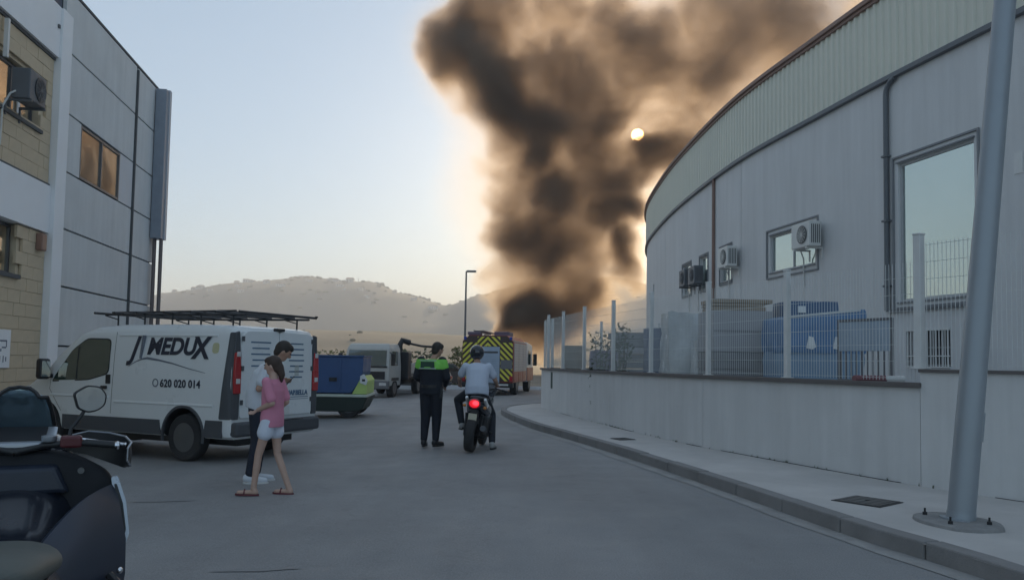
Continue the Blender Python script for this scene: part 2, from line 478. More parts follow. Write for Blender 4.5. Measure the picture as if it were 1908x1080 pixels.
# ------------------------------------------------------------------ curves of the right-hand side
def spline(pts, step=0.5):
    P = [Vector((a, b)) for a, b in pts]
    P = [P[0] * 2 - P[1]] + P + [P[-1] * 2 - P[-2]]
    out = []
    for i in range(1, len(P) - 2):
        n = max(2, int((P[i + 1] - P[i]).length / step))
        for k in range(n):
            t = k / n
            a, b, c, d = P[i - 1], P[i], P[i + 1], P[i + 2]
            out.append(0.5 * ((2 * b) + (c - a) * t + (2 * a - 5 * b + 4 * c - d) * t * t + (3 * b - a - 3 * c + d) * t ** 3))
    out.append(P[-2])
    return out

class Path:
    def __init__(s, pts, step=0.3):
        s.p = spline(pts, step)
        s.d = [0.0]
        for a, b in zip(s.p, s.p[1:]): s.d.append(s.d[-1] + (b - a).length)
        s.L = s.d[-1]
    def at(s, u):
        u = max(0.0, min(s.L - 1e-6, u))
        import bisect
        i = min(len(s.p) - 2, max(0, bisect.bisect_right(s.d, u) - 1))
        t = (u - s.d[i]) / max(1e-9, s.d[i + 1] - s.d[i])
        p = s.p[i].lerp(s.p[i + 1], t)
        k0, k1 = max(0, i - 1), min(len(s.p) - 1, i + 2)
        tg = (s.p[k1] - s.p[k0]).normalized()
        return p, tg, Vector((-tg.y, tg.x))          # n points to the left of travel (towards the road)
    def uY(s, Y):                                   # first arc position where y reaches Y
        for i, (a, b) in enumerate(zip(s.p, s.p[1:])):
            if (a.y - Y) * (b.y - Y) <= 0 and a.y != b.y:
                return s.d[i] + (Y - a.y) / (b.y - a.y) * (s.d[i + 1] - s.d[i])
        return s.L
    def strip(s, mb, u0, u1, z0, z1, o0, o1, step=0.5):   # solid band: offsets o0..o1 towards the road
        n = max(1, int((u1 - u0) / step))
        rs = []
        for k in range(n + 1):
            p, t, nn = s.at(u0 + (u1 - u0) * k / n)
            a, b = p + nn * o0, p + nn * o1
            rs.append([Vector((a.x, a.y, z0)), Vector((b.x, b.y, z0)), Vector((b.x, b.y, z1)), Vector((a.x, a.y, z1))])
        mb.rings(rs)
        return mb

KERB = Path([(4.0, -8), (3.95, -3), (3.85, 0), (3.7, 3), (3.36, 5.7), (3.02, 6.95), (2.52, 9.5), (1.83, 12.7), (1.12, 15.6), (0.5, 17.9), (-0.12, 21.4), (-0.26, 23.3), (0.05, 25.2), (1.0, 26.8), (3, 28.0), (8, 29), (20, 30)])
WALL = Path([(14, -8), (12, -2), (9.2, 3.2), (7.6, 5), (6.3, 6.8), (5.29, 8.39), (4.83, 9.19), (4.41, 10.12), (3.63, 12.13), (2.9, 14.3), (2.01, 18.2), (1.26, 22.07), (0.93, 24.2), (1.1, 25.4), (1.9, 26.3), (4, 27.1), (8, 28), (14, 29)])
FAC = Path([(14.5, -5), (12.8, 0), (11.2, 5), (9.9, 9.5), (8.83, 13.7), (8.07, 17.11), (7.62, 19.6), (6.89, 24.2), (6.6, 30), (6.62, 35), (7.0, 41.5), (8, 47), (10, 53), (14, 60), (22, 68)])

# ------------------------------------------------------------------ pavement, kerb stones
m_pave = mat('pavement_concrete', (0.50, 0.475, 0.455), 0.85, var=0.14, scale=1.2, bump=0.4, bscale=90, dirt=0.4, dirtcol=(0.38, 0.365, 0.35))
m_kerb = mat('kerb_stone', (0.23, 0.22, 0.215), 0.85, var=0.18, scale=2.2, bump=0.5, bscale=60, dirt=0.5, dirtcol=(0.10, 0.10, 0.10))
g = MB()
n = 90
rows = []
for k in range(n + 1):
    a = KERB.at(KERB.L * k / n)[0]
    b = WALL.at(WALL.L * k / n)[0]
    rows.append([g.bm.verts.new((a.x + (b.x + .3 - a.x) * j / 6, a.y + (b.y - a.y) * j / 6, 0.125)) for j in range(7)])
for a, b in zip(rows, rows[1:]):
    for j in range(6): g.bm.faces.new((a[j], a[j + 1], b[j + 1], b[j]))
pave = g.build('pavement', m_pave); tag(pave, 'pale concrete pavement between kerb and boundary wall', kind='structure')
u = 0.35
k = 0
uend = KERB.uY(26.9) + 2
random.seed(3)
while u < uend and k < 60:
    mb = MB()
    z = 0.14 + random.uniform(-0.006, 0.006)
    o = random.uniform(-0.006, 0.006)
    KERB.strip(mb, u, u + 0.985, -0.12, z, -0.16 + 0.0, 0.0 + o, 0.35)
    mb.build('kerb_stone', m_kerb, pave, bevel=0.014, segs=2)
    u += 1.0; k += 1
# gutter strip: lighter dusty concrete edge along the kerb
m_gut = mat('gutter_concrete', (0.31, 0.30, 0.29), 0.85, var=0.25, scale=2.5, bump=0.3, bscale=80, dirt=0.6, dirtcol=(0.15, 0.155, 0.16))
g = MB()
vs = []
for k in range(161):
    p, t, nn = KERB.at(KERB.L * 0.85 * k / 160)
    a, b = p - nn * 0.02, p + nn * (0.20 + 0.05 * mnoise.noise(Vector((k * 0.3, 0, 0))))
    vs.append((g.bm.verts.new((a.x, a.y, 0.006)), g.bm.verts.new((b.x, b.y, 0.005))))
for a, b in zip(vs, vs[1:]): g.bm.faces.new((a[0], a[1], b[1], b[0]))
gut = g.build('gutter', m_gut); tag(gut, 'dusty pale gutter strip at the foot of the kerb', kind='structure')

# ------------------------------------------------------------------ boundary wall
m_wall = mat('grey_render', (0.62, 0.615, 0.61), 0.8, var=0.07, scale=0.9, bump=0.25, bscale=70, streak=0.09, dirt=0.35, dirtcol=(0.46, 0.455, 0.45))
m_cope = mat('wall_coping', (0.13, 0.115, 0.11), 0.8, var=0.15)
m_smear = mat('white_smear', (0.62, 0.63, 0.64), 0.7)
m_dark = mat('dark_gap', (0.03, 0.03, 0.035), 0.8)
m_white = mat('white_post_paint', (0.66, 0.66, 0.65), 0.45, var=0.05, dirt=0.25, dirtcol=(0.35, 0.33, 0.3))
bw = empty('boundary_wall', (4.45, 9.35, 0.12), label='long low rendered grey wall curving along the pavement on the right', cat='wall')
def toloc(o, root):
    o.parent = root
    o.matrix_parent_inverse = Matrix.Translation(-Vector(root.location)) if root.rotation_euler.z == 0 else root.matrix_basis.inverted()
    return o
uS = WALL.uY(9.36)
uE = WALL.uY(25.4) + 8
edges_low = [uS, uS + 4.3, uS + 8.6, uS + 13.1, uS + 15.6, uE]
for a, b in zip(edges_low, edges_low[1:]):
    toloc(WALL.strip(MB(), a + .004, b - .004, 0.0, 1.25, -0.2, 0.0, 0.3).build('wall_panel', m_wall), bw)
toloc(WALL.strip(MB(), 3, uS - .006, 0.0, 1.43, -0.2, 0.005, 0.3).build('wall_panel', m_wall), bw)
toloc(WALL.strip(MB(), uS - .02, uE, 1.252, 1.31, -0.23, 0.055, 0.3).build('coping', m_cope, bevel=.006), bw)
toloc(WALL.strip(MB(), 3, uS - .002, 1.432, 1.47, -0.23, 0.04, 0.3).build('coping', m_cope, bevel=.006), bw)
g = MB()                                               # broken dark joint where wall meets pavement
for (ya, yb) in ((9.6, 12.9), (13.4, 13.9), (8.1, 8.7), (16.2, 17.5), (20.6, 21.6)):
    ua, ub = WALL.uY(ya), WALL.uY(yb)
    nn_ = int((ub - ua) / 0.12)
    for i in range(nn_):
        w_ = 0.012 + 0.02 * abs(mnoise.noise(Vector((i * 0.4, ya, 0))))
        WALL.strip(g, ua + i * 0.12, ua + i * 0.12 + 0.12, 0.1255, 0.131, -0.01, w_, 1)
toloc(g.build('base_crack', m_dark), bw)
for (yy, zz, w_, h_) in ((12.75, 0.62, .05, .09), (17.9, .55, .04, .22), (14.2, .72, .03, .05)):
    g = MB(); uu = WALL.uY(yy)
    for i in range(3):
        a = i * 0.33
        WALL.strip(g, uu + a * w_, uu + (a + .35) * w_ , zz + h_ * a * .6, zz + h_ * (.45 + a * .6), 0.0, 0.004, 1)
    toloc(g.build('scuff_mark', m_smear), bw)
g = MB(); WALL.strip(g, WALL.uY(22.6), WALL.uY(22.6) + .14, .75, 1.2, 0, 0.02, 1)
toloc(g.build('drain_slot', mat('slot_green', (0.05, 0.08, 0.075), .5)), bw)

# ------------------------------------------------------------------ fence on the wall
m_wire = mat('white_wire', (0.62, 0.64, 0.63), 0.45)
fence = empty('mesh_fence', (4.45, 9.35, 1.31), label='white welded mesh fence with square posts standing on the boundary wall', cat='fence')
pu = [WALL.uY(y) for y in (9.42, 11.5, 13.35, 15.5, 17.6, 19.75, 21.8, 23.6)]
pu += [pu[-1] + 2.1, pu[-1] + 4.2, pu[-1] + 6.3]
for i, uu in enumerate(pu):
    p, t, nn = WALL.at(uu)
    zb, zt = (1.31, 2.84) if i else (1.472, 3.05)
    w_ = 0.036 if i else 0.046
    c = p - nn * 0.09
    M = Matrix.Translation((c.x, c.y, 0)) @ Matrix.Rotation(math.atan2(t.y, t.x), 4, 'Z')
    mb = MB().box(-w_, w_, -w_, w_, zb, zt, M).box(-w_ * 1.15, w_ * 1.15, -w_ * 1.15, w_ * 1.15, zt, zt + .02, M).box(-w_ * 2, w_ * 2, -w_ * 1.7, w_ * 1.7, zb, zb + .012, M)
    toloc(mb.build('post', m_white, bevel=.006), fence)
def mesh_panel(ua, ub, zb, zt):
    g = MB()
    nv = int((ub - ua) / 0.05)
    for i in range(1, nv):
        p, t, nn = WALL.at(ua + (ub - ua) * i / nv)
        c = p - nn * 0.07
        g.box(c.x - .0024, c.x + .0024, c.y - .0024, c.y + .0024, zb, zt)
    z = zb + .03
    while z < zt:
        WALL.strip(g, ua + .05, ub - .05, z - .0024, z + .0024, -.0785, -.0735, 0.5)
        z += 0.2
    toloc(g.build('mesh_panel', m_wire), fence)
for a, b in zip(pu, pu[1:]): mesh_panel(a, b, 1.33, 2.74)
mesh_panel(pu[0] - 2.3, pu[0] - .06, 1.49, 2.95)
mesh_panel(pu[0] - 4.6, pu[0] - 2.36, 1.49, 2.95)

# ------------------------------------------------------------------ industrial building behind it
m_fac = mat('precast_grey', (0.62, 0.62, 0.62), 0.75, var=0.05, scale=0.5, bump=0.12, bscale=60, streak=0.08, dirt=0.3, dirtcol=(0.5, 0.5, 0.5))
m_clad = mat('cream_green_sheet', (0.64, 0.63, 0.54), 0.5, metal=0.0, var=0.05, scale=0.8, dirt=0.2, dirtcol=(0.5, 0.52, 0.45))
m_trim = mat('rust_brown_trim', (0.24, 0.15, 0.12), 0.6, var=0.15)
m_gutter = mat('grey_gutter', (0.12, 0.13, 0.145), 0.5, var=0.1)
m_glass = mat('solar_glass', (0.52, 0.60, 0.58), 0.06, metal=0.9, var=0.04, scale=0.6)
m_alu = mat('window_frame_paint', (0.42, 0.43, 0.44), 0.4)
m_black = mat('black_plastic', (0.018, 0.019, 0.022), 0.45)
ib = empty('industrial_building', (8.07, 17.11, 0.12), label='long grey curved factory building with ribbed cream cladding under the roof', cat='building')
WZ = [(14.82, 16.85, 2.86, 5.80), (20.0, 22.25, 4.05, 5.08), (25.0, 26.0, 4.14, 5.22), (27.45, 28.4, 4.1, 5.25), (29.7, 30.95, 4.1, 5.25), (15.45, 16.65, 1.50, 2.27), (38.2, 38.6, 3.7, 5.3), (9.0, 11.5, 2.86, 5.8)]
PB = [-4, 3, 8.5, 13.3, 17.13, 24.19, 34.7, 41.5, 47, 53, 60]
def fac_wall(mb, ya, yb):
    cuts = sorted({ya, yb} | {c for w_ in WZ for c in w_[:2] if ya < c < yb})
    for a, b in zip(cuts, cuts[1:]):
        mid = (a + b) / 2
        holes = sorted([(w_[2], w_[3]) for w_ in WZ if w_[0] < mid < w_[1]])
        z = 0.0
        ua, ub = FAC.uY(a), FAC.uY(b)
        for (h0, h1) in holes:
            FAC.strip(mb, ua, ub, z, h0, -.2, 0, .6); z = h1
        FAC.strip(mb, ua, ub, z, 7.72, -.2, 0, .6)
for a, b in zip(PB, PB[1:]):
    mb = MB(); fac_wall(mb, a + .015, b - .015)
    toloc(mb.build('wall_panel', m_fac), ib)
toloc(FAC.strip(MB(), 1, FAC.L - 1, 0.0, 7.7, -.3, -.22, 1).build('inner_wall', m_dark), ib)
# corrugated cladding
g = MB(); prev = None; uu = 1.0; i = 0
prof = [(0.0, 0.02), (0.075, 0.02), (0.105, 0.06), (0.165, 0.06), (0.195, 0.02)]
while uu < FAC.uY(60):
    for du, off in prof:
        p, t, nn = FAC.at(uu + du)
        q = p + nn * off
        cur = (g.bm.verts.new((q.x, q.y, 7.76)), g.bm.verts.new((q.x, q.y, 9.56)))
        if prev: g.bm.faces.new((prev[0], prev[1], cur[1], cur[0]))
        prev = cur
    uu += 0.235
toloc(g.build('cladding', m_clad), ib)
toloc(FAC.strip(MB(), 1, FAC.L - 6, 7.66, 7.77, -.05, .11, .6).build('gutter', m_gutter, bevel=.01), ib)
toloc(FAC.strip(MB(), 1, FAC.L - 6, 9.55, 9.62, -.3, .10, .6).build('roof_trim', m_trim), ib)
toloc(FAC.strip(MB(), 1, FAC.L - 6, 9.622, 9.74, -.35, .16, .6).build('roof_trim', m_trim, bevel=.02), ib)
g = MB()
fp = [FAC.at(FAC.L * k / 60)[0] for k in range(60)]
top = g.verts([(p.x + .1, p.y, 9.5) for p in fp] + [(60, 75, 9.5), (60, -6, 9.5)])
g.bm.faces.new(top)
toloc(g.build('roof', mat('roof_sheet', (0.3, 0.3, 0.3), .7)), ib)
g = MB().face([(60, -5, 0), (60, 75, 0), (60, 75, 9.5), (60, -5, 9.5)])
# pipes
def wall_pipe(Y, z0, z1, r, m_, dx=0.06, bend=0):
    p, t, nn = FAC.at(FAC.uY(Y))
    q = p + nn * dx
    pts = [(q.x, q.y, z0), (q.x, q.y, z1)]
    if bend:
        for k in range(1, 6):
            a = k / 5 * PI / 2
            s_ = -t * bend * (1 - math.cos(a))
            pts.append((q.x + s_.x, q.y + s_.y, z1 + bend * math.sin(a)))
    toloc(MB().tube(pts, r, 10).build('downpipe', m_, smooth=True), ib)
wall_pipe(17.13, 2.7, 7.35, .055, m_gutter, .07, .3)
wall_pipe(26.63, 0.3, 7.66, .05, m_trim, .06)
for z in (3.2, 4.6, 6.0): 
    p, t, nn = FAC.at(FAC.uY(17.13)); M = Matrix.Translation((p.x, p.y, z)) @ Matrix.Rotation(math.atan2(t.y, t.x), 4, 'Z')
    toloc(MB().box(-.08, .08, 0, .14, 0, .04, M).build('pipe_clip', m_gutter), ib)
def fac_M(Y, z=0, off=0):      # local x along facade (away from camera), local y out to the road
    p, t, nn = FAC.at(FAC.uY(Y))
    p = p + nn * off
    return Matrix.Translation((p.x, p.y, z)) @ Matrix.Rotation(math.atan2(t.y, t.x), 4, 'Z')
def window(ya, yb, z0, z1, mullions=1, surround=.16, horiz=(), fr=.05, mframe=None):
    mid = (ya + yb) / 2
    M = fac_M(mid)
    a = (FAC.at(FAC.uY(ya))[0] - FAC.at(FAC.uY(yb))[0]).length / 2
    f = MB()
    for (x0, x1, q0, q1) in ((-a, a, z0, z0 + fr), (-a, a, z1 - fr, z1), (-a, -a + fr, z0 + fr + .002, z1 - fr - .002), (a - fr, a, z0 + fr + .002, z1 - fr - .002)):
        f.box(x0, x1, -.13, -.06, q0, q1, M)
    for k in range(mullions):
        x = -a + 2 * a * (k + 1) / (mullions + 1)
        f.box(x - fr * .5, x + fr * .5, -.125, -.065, z0 + fr + .002, z1 - fr - .002, M)
    wd = toloc(f.build('window', mframe or m_alu), ib)
    xs_ = [-a + fr] + [-a + 2 * a * (k + 1) / (mullions + 1) for k in range(mullions)] + [a - fr]
    for x0, x1 in zip(xs_, xs_[1:]):
        pn = MB().box(x0 + .01, x1 - .01, -.105, -.09, z0 + fr, z1 - fr, M).build('pane', m_glass)
        pn.parent = wd
    rv = MB()       # dark reveal behind
    rv.box(-a - .05, a + .05, -.21, -.2, z0 - .05, z1 + .05, M)
    r_ = rv.build('reveal', m_dark); r_.parent = wd
    if surround:
        s_ = surround
        b_ = MB()
        for (x0, x1, q0, q1) in ((-a - s_, a + s_, z0 - s_, z0 - s_ + .04), (-a - s_, a + s_, z1 + s_ - .04, z1 + s_), (-a - s_, -a - s_ + .04, z0 - s_ + .042, z1 + s_ - .042), (a + s_ - .04, a + s_, z0 - s_ + .042, z1 + s_ - .042),
                                 (-a - .03, a + .03, z0 - .03, z0 - .002), (-a - .03, a + .03, z1 + .002, z1 + .03)):
            b_.box(x0, x1, 0, .035, q0, q1, M)
        tb = b_.build('surround', m_gutter2); tb.parent = wd
    return wd
m_gutter2 = mat('surround_grey', (0.2, 0.21, 0.225), 0.6)
window(*WZ[0], mullions=0, surround=.15, fr=.06)
window(*WZ[1], mullions=1, surround=.17)
window(*WZ[2], mullions=1, surround=.10)
window(*WZ[3], mullions=0, surround=.09, mframe=m_white)
window(*WZ[4], mullions=0, surround=.09)
window(*WZ[6], mullions=0, surround=0)
window(*WZ[7], mullions=1, surround=.15)
# barred ventilation opening under the big window
M = fac_M(16.05)
gr = MB()
a = 0.60
gr.box(-a, a, -.02, .03, 1.50, 1.53, M).box(-a, a, -.02, .03, 2.24, 2.27, M).box(-a, a, -.01, .02, 1.72, 1.74, M).box(-.012, .012, .0, .04, 1.53, 2.24, M)
gro = toloc(gr.build('window', m_white), ib)
for k in range(15):
    x = -a + .04 + k * (2 * a - .08) / 14
    b_ = MB().box(x - .008, x + .008, -.008, .008, 1.53, 2.24, M).build('bar', m_white)
    b_.parent = gro
b_ = MB().box(-a, a, -.21, -.2, 1.45, 2.3, M).build('reveal', m_dark); b_.parent = gro
toloc(MB().box(-1.35, 1.35, 0.002, .08, 2.66, 2.70, fac_M(15.85)).build('ledge', m_gutter), ib)
toloc(MB().box(-.09, .09, 0.002, .012, 4.9, 5.28, fac_M(13.86)).build('paper_notice', m_white), ib)

# ------------------------------------------------------------------ air conditioners
m_ac = mat('ac_casing', (0.62, 0.62, 0.60), 0.45, var=0.05, dirt=0.25, dirtcol=(0.4, 0.38, 0.35))
m_acd = mat('ac_dark', (0.06, 0.065, 0.07), 0.5)
def ac_unit(M, label, group, wd=.82, h=.58, dp=.32, dark=False, brackets=True):
    """local x along wall, y out of wall; fan on the outer face"""
    loc = M.to_translation(); rz = M.to_euler().z
    r = empty('air_conditioner', loc, rz, label, 'air conditioner', group)
    body = MB().box(-wd / 2, wd / 2, .12, .12 + dp, 0, h).build('casing', m_ac if not dark else m_gutter, r, bevel=.02)
    fx = -wd * .12
    MB().lathe([(.21, 0), (.225, .012), (.225, .02), (.2, .02)], 'y', (fx, .12 + dp, h * .5), 28).build('fan_ring', m_acd, r, smooth=True)
    gr_ = MB()
    for k in range(1, 5): 
        rr = .045 * k
        gr_.lathe([(rr, .016), (rr + .008, .024), (rr + .008, .016)], 'y', (fx, .12 + dp + .004, h * .5), 24, cap=False)
    for k in range(6):
        a_ = k * PI / 6
        gr_.box(-.2, .2, -.003, .003, -.005, .005, Matrix.Translation((fx, .12 + dp + .026, h * .5)) @ Matrix.Rotation(a_, 4, 'Y'))
    gr_.build('fan_grille', m_ac if not dark else m_gutter, r)
    b2 = MB()
    for k in range(5): b2.box(-wd / 2 - .004, -wd / 2 - .001, .16 + k * .05, .185 + k * .05, .08, h - .08)
    b2.build('side_louvre', m_acd, r)
    if brackets:
        for s_ in (-1, 1):
            MB().box(s_ * .28 - .02, s_ * .28 + .02, 0, .46, -.045, -.003).box(s_ * .28 - .02, s_ * .28 + .02, 0.002, .03, -.3, -.047).build('bracket', m_ac if not dark else m_gutter, r)
    MB().tube([(wd / 2, .2, .12), (wd / 2 + .08, .15, .05), (wd / 2 + .1, .04, -.2), (wd / 2 + .1, .03, -.9)], .018, 8).build('refrigerant_pipe', m_ac, r, smooth=True)
    return r
def acm(Y, z): return fac_M(Y, z, .0)
G_AC = 'air conditioners on the factory wall'
ac_unit(acm(19.95, 4.42), 'white air conditioner covering the corner of the two-pane factory window', G_AC, .85, .62)
ac_unit(acm(24.6, 4.47), 'white air conditioner beside the narrow factory window next to the rust pipe', G_AC, .85, .62)
ac_unit(acm(28.0, 4.28), 'dark grey air conditioner in front of the narrow white-framed window', G_AC, .85, .62, dark=True)
ac_unit(acm(29.35, 4.33), 'grey air conditioner beside the farthest small factory window', G_AC, .8, .6, dark=True)

# ------------------------------------------------------------------ left side: cream block building and grey panel building
m_white_r = mat('white_render', (0.86, 0.86, 0.87), 0.7, var=0.05, scale=0.8, bump=0.15, bscale=60, dirt=0.25, dirtcol=(0.7, 0.71, 0.72))
m_block = mat('tan_block', (0.62, 0.50, 0.35), 0.9, var=0.14, scale=1.5, bump=0.6, bscale=50, dirt=0.2, dirtcol=(0.5, 0.42, 0.31))
m_mortar = mat('mortar', (0.61, 0.50, 0.355), 0.9)
m_panel = mat('grey_panel', (0.64, 0.65, 0.65), 0.8, var=0.07, scale=0.9, bump=0.2, bscale=40, streak=0.08, dirt=0.45, dirtcol=(0.46, 0.48, 0.49))
m_panel_l = mat('pale_panel', (0.62, 0.62, 0.64), 0.8, var=0.05, scale=0.9)
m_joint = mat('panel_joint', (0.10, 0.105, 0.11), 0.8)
m_fr = mat('dark_window_frame', (0.07, 0.075, 0.09), 0.4)
m_glw = mat('left_glass', (0.80, 0.72, 0.60), 0.12, metal=0.9, var=0.08, scale=0.8)  # warm tint in the glass colour stands for reflected smoke glow
m_blueg = mat('blue_recess', (0.03, 0.05, 0.09), 0.3)
RZ = math.atan2(0.99, -0.1416)
cb = empty('block_building', (-7.2, 0, -0.25), RZ, 'cream block and white rendered building with dark windows at the left edge', 'building')
def Lx(Y): return Y / 0.99
# local: x along facade, y inward (negative towards road), z above -0.25
z0_ = 0.25
def bx(name, m, parent, *b, bevel=0.0):
    return MB().box(b[0], b[1], b[2], b[3], b[4] + z0_, b[5] + z0_).build(name, m, parent, bevel=bevel)
XE = Lx(16.3)
# back body with openings: pieces around windows (upper 13.3-15.8 z 5.9-6.9, lower 12-15.2 z 2.95-4)
bx('wall', m_mortar, cb, 4, 11.8, .06, .3, -.25, 9.2)
bx('wall', m_mortar, cb, 11.8, XE, .06, .3, -.25, 2.93)
bx('wall', m_mortar, cb, Lx(15.2), XE, .06, .3, 2.932, 3.9)
bx('wall', m_mortar, cb, 11.8, XE, .06, .3, 4.9, 5.88)
bx('wall', m_mortar, cb, Lx(15.83), XE, .06, .3, 5.882, 6.9)
bx('wall', m_mortar, cb, 11.8, XE, .06, .3, 6.92, 7.5)
bx('wall', m_dark, cb, 4.1, XE, .7, .8, -.2, 9.0)
bx('band', m_white_r, cb, 4, XE - .003, -.06, .3, 3.92, 4.88)
bx('band', m_white_r, cb, 4, XE - .003, -.09, .3, 7.56, 8.62)
bx('band', m_white_r, cb, 4, Lx(15.75), -.09, .3, 8.622, 10.4)
bx('coping', m_white_r, cb, 4, Lx(15.78), -.13, .35, 10.402, 10.5)
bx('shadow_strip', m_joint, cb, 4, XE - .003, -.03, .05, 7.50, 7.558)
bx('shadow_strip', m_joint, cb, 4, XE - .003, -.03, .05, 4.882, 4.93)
bx('pilaster', m_white_r, cb, XE, Lx(16.8), -.14, .4, -.25, 8.62, bevel=.01)
bx('balcony_panel', m_blueg, cb, Lx(15.76), Lx(16.78), .1, .16, 8.622, 10.0)
bx('side_wall', m_white_r, cb, XE + .1, Lx(16.75), .41, 9, -.2, 8.6)
# blocks
bm_cache = {}
def block(x, z, wdt, h, y=-.0):
    key = (round(wdt, 3), round(h, 3))
    if key not in bm_cache:
        mb = MB().box(0, wdt, 0, .055, 0, h)
        o = mb.build('block', m_block, cb, bevel=.003, segs=1)
        bm_cache[key] = o
        o.location = (x, y, z + z0_)
        return o
    o = bm_cache[key].copy(); C.objects.link(o); o.location = (x, y, z + z0_)
    return o
random.seed(11)
def block_area(x0, x1, z0, z1, holes=()):
    bh, bw_ = 0.245, 0.49
    nrow = int(round((z1 - z0) / bh)); bh = (z1 - z0) / nrow
    for r in range(nrow):
        z = z0 + r * bh
        x = x1 - (bw_ / 2 if r % 2 else bw_)
        if r % 2: block(x1 - bw_ / 2 + .003, z + .003, bw_ / 2 - .006, bh - .006, random.uniform(-.004, .006)); x = x1 - bw_ * 1.5
        while x > x0:
            if not any(h[0] < x + bw_ * .6 and x + bw_ * .4 < h[1] and h[2] < z + bh * .6 and z + bh * .4 < h[3] for h in holes):
                block(x + .003, z + .003, bw_ - .006, bh - .006, random.uniform(-.004, .006))
            x -= bw_
block_area(13.6, XE - .01, -.05, 3.9, [(10, Lx(15.2), 2.95, 4.0)])
block_area(13.4, XE - .01, 4.94, 7.5, [(10, Lx(15.83), 5.9, 6.9)])
def lwin(x0, x1, z0, z1, nm, parent, mull=(), dep=.2, fm=m_fr, gm=m_glw):
    f = MB(); a = .055
    for b in ((x0, x1, z0, z0 + a), (x0, x1, z1 - a, z1), (x0, x0 + a, z0 + a + .001, z1 - a - .001), (x1 - a, x1, z0 + a + .001, z1 - a - .001)):
        f.box(b[0], b[1], dep - .04, dep + .04, b[2] + z0_, b[3] + z0_)
    for x in mull: f.box(x - .03, x + .03, dep - .045, dep + .035, z0 + a + .001 + z0_, z1 - a - .001 + z0_)
    wd = f.build('window', fm, parent)
    xx = [x0 + a] + list(mull) + [x1 - a]
    for p, q in zip(xx, xx[1:]):
        MB().box(p, q, dep - .01, dep + .01, z0 + a + z0_, z1 - a + z0_).build('pane', gm, wd)
    return wd
wn_u = lwin(12.2, Lx(15.80), 5.9, 6.9, 'window', cb, (13.0, 13.9, 15.05))
MB().box(12.1, Lx(15.83), -.05, .16, 5.83 + z0_, 5.898 + z0_).build('sill', m_joint, wn_u)
MB().box(15.32, 15.42, .15, .17, 5.96 + z0_, 6.84 + z0_).build('sun_reflection_strip', m_white_r, wn_u)  # pale strip standing in for the sun's reflection in the pane
wn_l = lwin(11.5, Lx(15.18), 2.95, 4.0 - .1, 'window', cb, (12.6, 13.7, 14.6))
MB().box(11.4, Lx(15.2), -.05, .16, 2.87 + z0_, 2.948 + z0_).build('sill', m_joint, wn_l)
for k in range(5):
    MB().box(14.15 + k * .12, 14.165 + k * .12, .10, .112, 3.0 + z0_, 3.88 + z0_).build('bar', m_white, wn_l)
al = bx('alarm_box', mat('alarm_brown', (0.28, 0.16, 0.12), .5), cb, Lx(15.85), Lx(16.07), -.13, -.002, 3.52, 3.86, bevel=.02)
bx('wall_pipe', m_white, cb, 14.22, 14.29, -.12, -.05, 6.75, 7.45)
bx('wall_fixture', m_joint, cb, Lx(16.15), Lx(16.22), -.12, -.09, 8.15, 8.22)
bx('roof', m_mortar, cb, 4.05, XE, .3, 9, 8.2, 8.3)
# notice with big printed figure
def W(x, y, z): return Vector((-7.2, 0, 0)) + Matrix.Rotation(RZ, 3, 'Z') @ Vector((x, y, z))
sg = MB().box(14.25, 15.12, -.03, -.012, 1.2 + z0_, 1.9 + z0_).build('wall_sign', m_white_r, None)
sg.location = (-7.2, 0, -0.25); sg.rotation_euler = (0, 0, RZ)
tag(sg, 'white notice board with faded grey print on the cream block wall', 'sign')
gsn = MB()
for (a, b, c, d) in ((14.72, 14.98, 1.68, 1.71), (14.95, 14.98, 1.58, 1.68), (14.8, 14.95, 1.56, 1.585), (14.74, 14.78, 1.5, 1.55), (14.72, 14.75, 1.32, 1.42), (14.85, 14.88, 1.3, 1.42), (14.95, 14.98, 1.32, 1.4)):
    gsn.box(a, b, -.034, -.031, c + z0_, d + z0_)
gsn.build('sign_print', mat('sign_ink', (0.12, 0.14, 0.2), .6), sg)
p = W(Lx(14.62), 0, 0)
ac = ac_unit(Matrix.Identity(4), 'dark air conditioner hanging on a bracket beside the upper window of the cream building', None, .68, .56, dark=True)
ac.location = (p.x, p.y, 6.08); ac.rotation_euler = (0, 0, RZ + PI)

# grey panel building (same facade line, taller, precast panels with recessed joints)
pb = empty('panel_building', (-7.2, 0, -0.25), RZ, 'tall grey building of precast panels with one window reflecting amber, beyond the white pilaster', 'building')
xa, xj, xb = Lx(16.82), Lx(21.5), Lx(23.5)
rowsz = [-.25, 1.64, 2.92, 4.16, 5.40, 6.66, 7.98, 9.30]
bx('backing_wall', m_joint, pb, xa + .02, xb - .02, .10, .3, -.25, 9.26)
for i, (a, b) in enumerate(zip(rowsz, rowsz[1:])):
    if i == 4:
        bx('panel', m_panel, pb, xa, Lx(17.9) - .01, .02, .098, a + .02, b - .02)
        bx('panel', m_panel_l, pb, Lx(20.45) + .01, xj - .05, .02, .098, a + .02, b - .02)
    else:
        bx('panel', m_panel, pb, xa, xj - .05, .02, .098, a + .02, b - .02, bevel=.006)
    bx('panel', m_panel, pb, xj + .08, xb, .02, .098, a + .02, b - .02, bevel=.006)
wg_ = lwin(Lx(17.9), Lx(20.45), 5.42, 6.62, 'window', pb, (Lx(19.2),), dep=.06)
bx('coping', m_joint, pb, xa, xb, .01, .4, 9.302, 9.36)
bx('end_wall', m_panel, pb, xb - .2, xb, .101, 14, -.25, 9.26)
bx('roof', m_joint, pb, xa, xb - .2, .3, 14, 9.0, 9.1)
bx('joint_pipe', m_joint, pb, xj - .03, xj + .03, -.03, .05, -.2, 9.2)
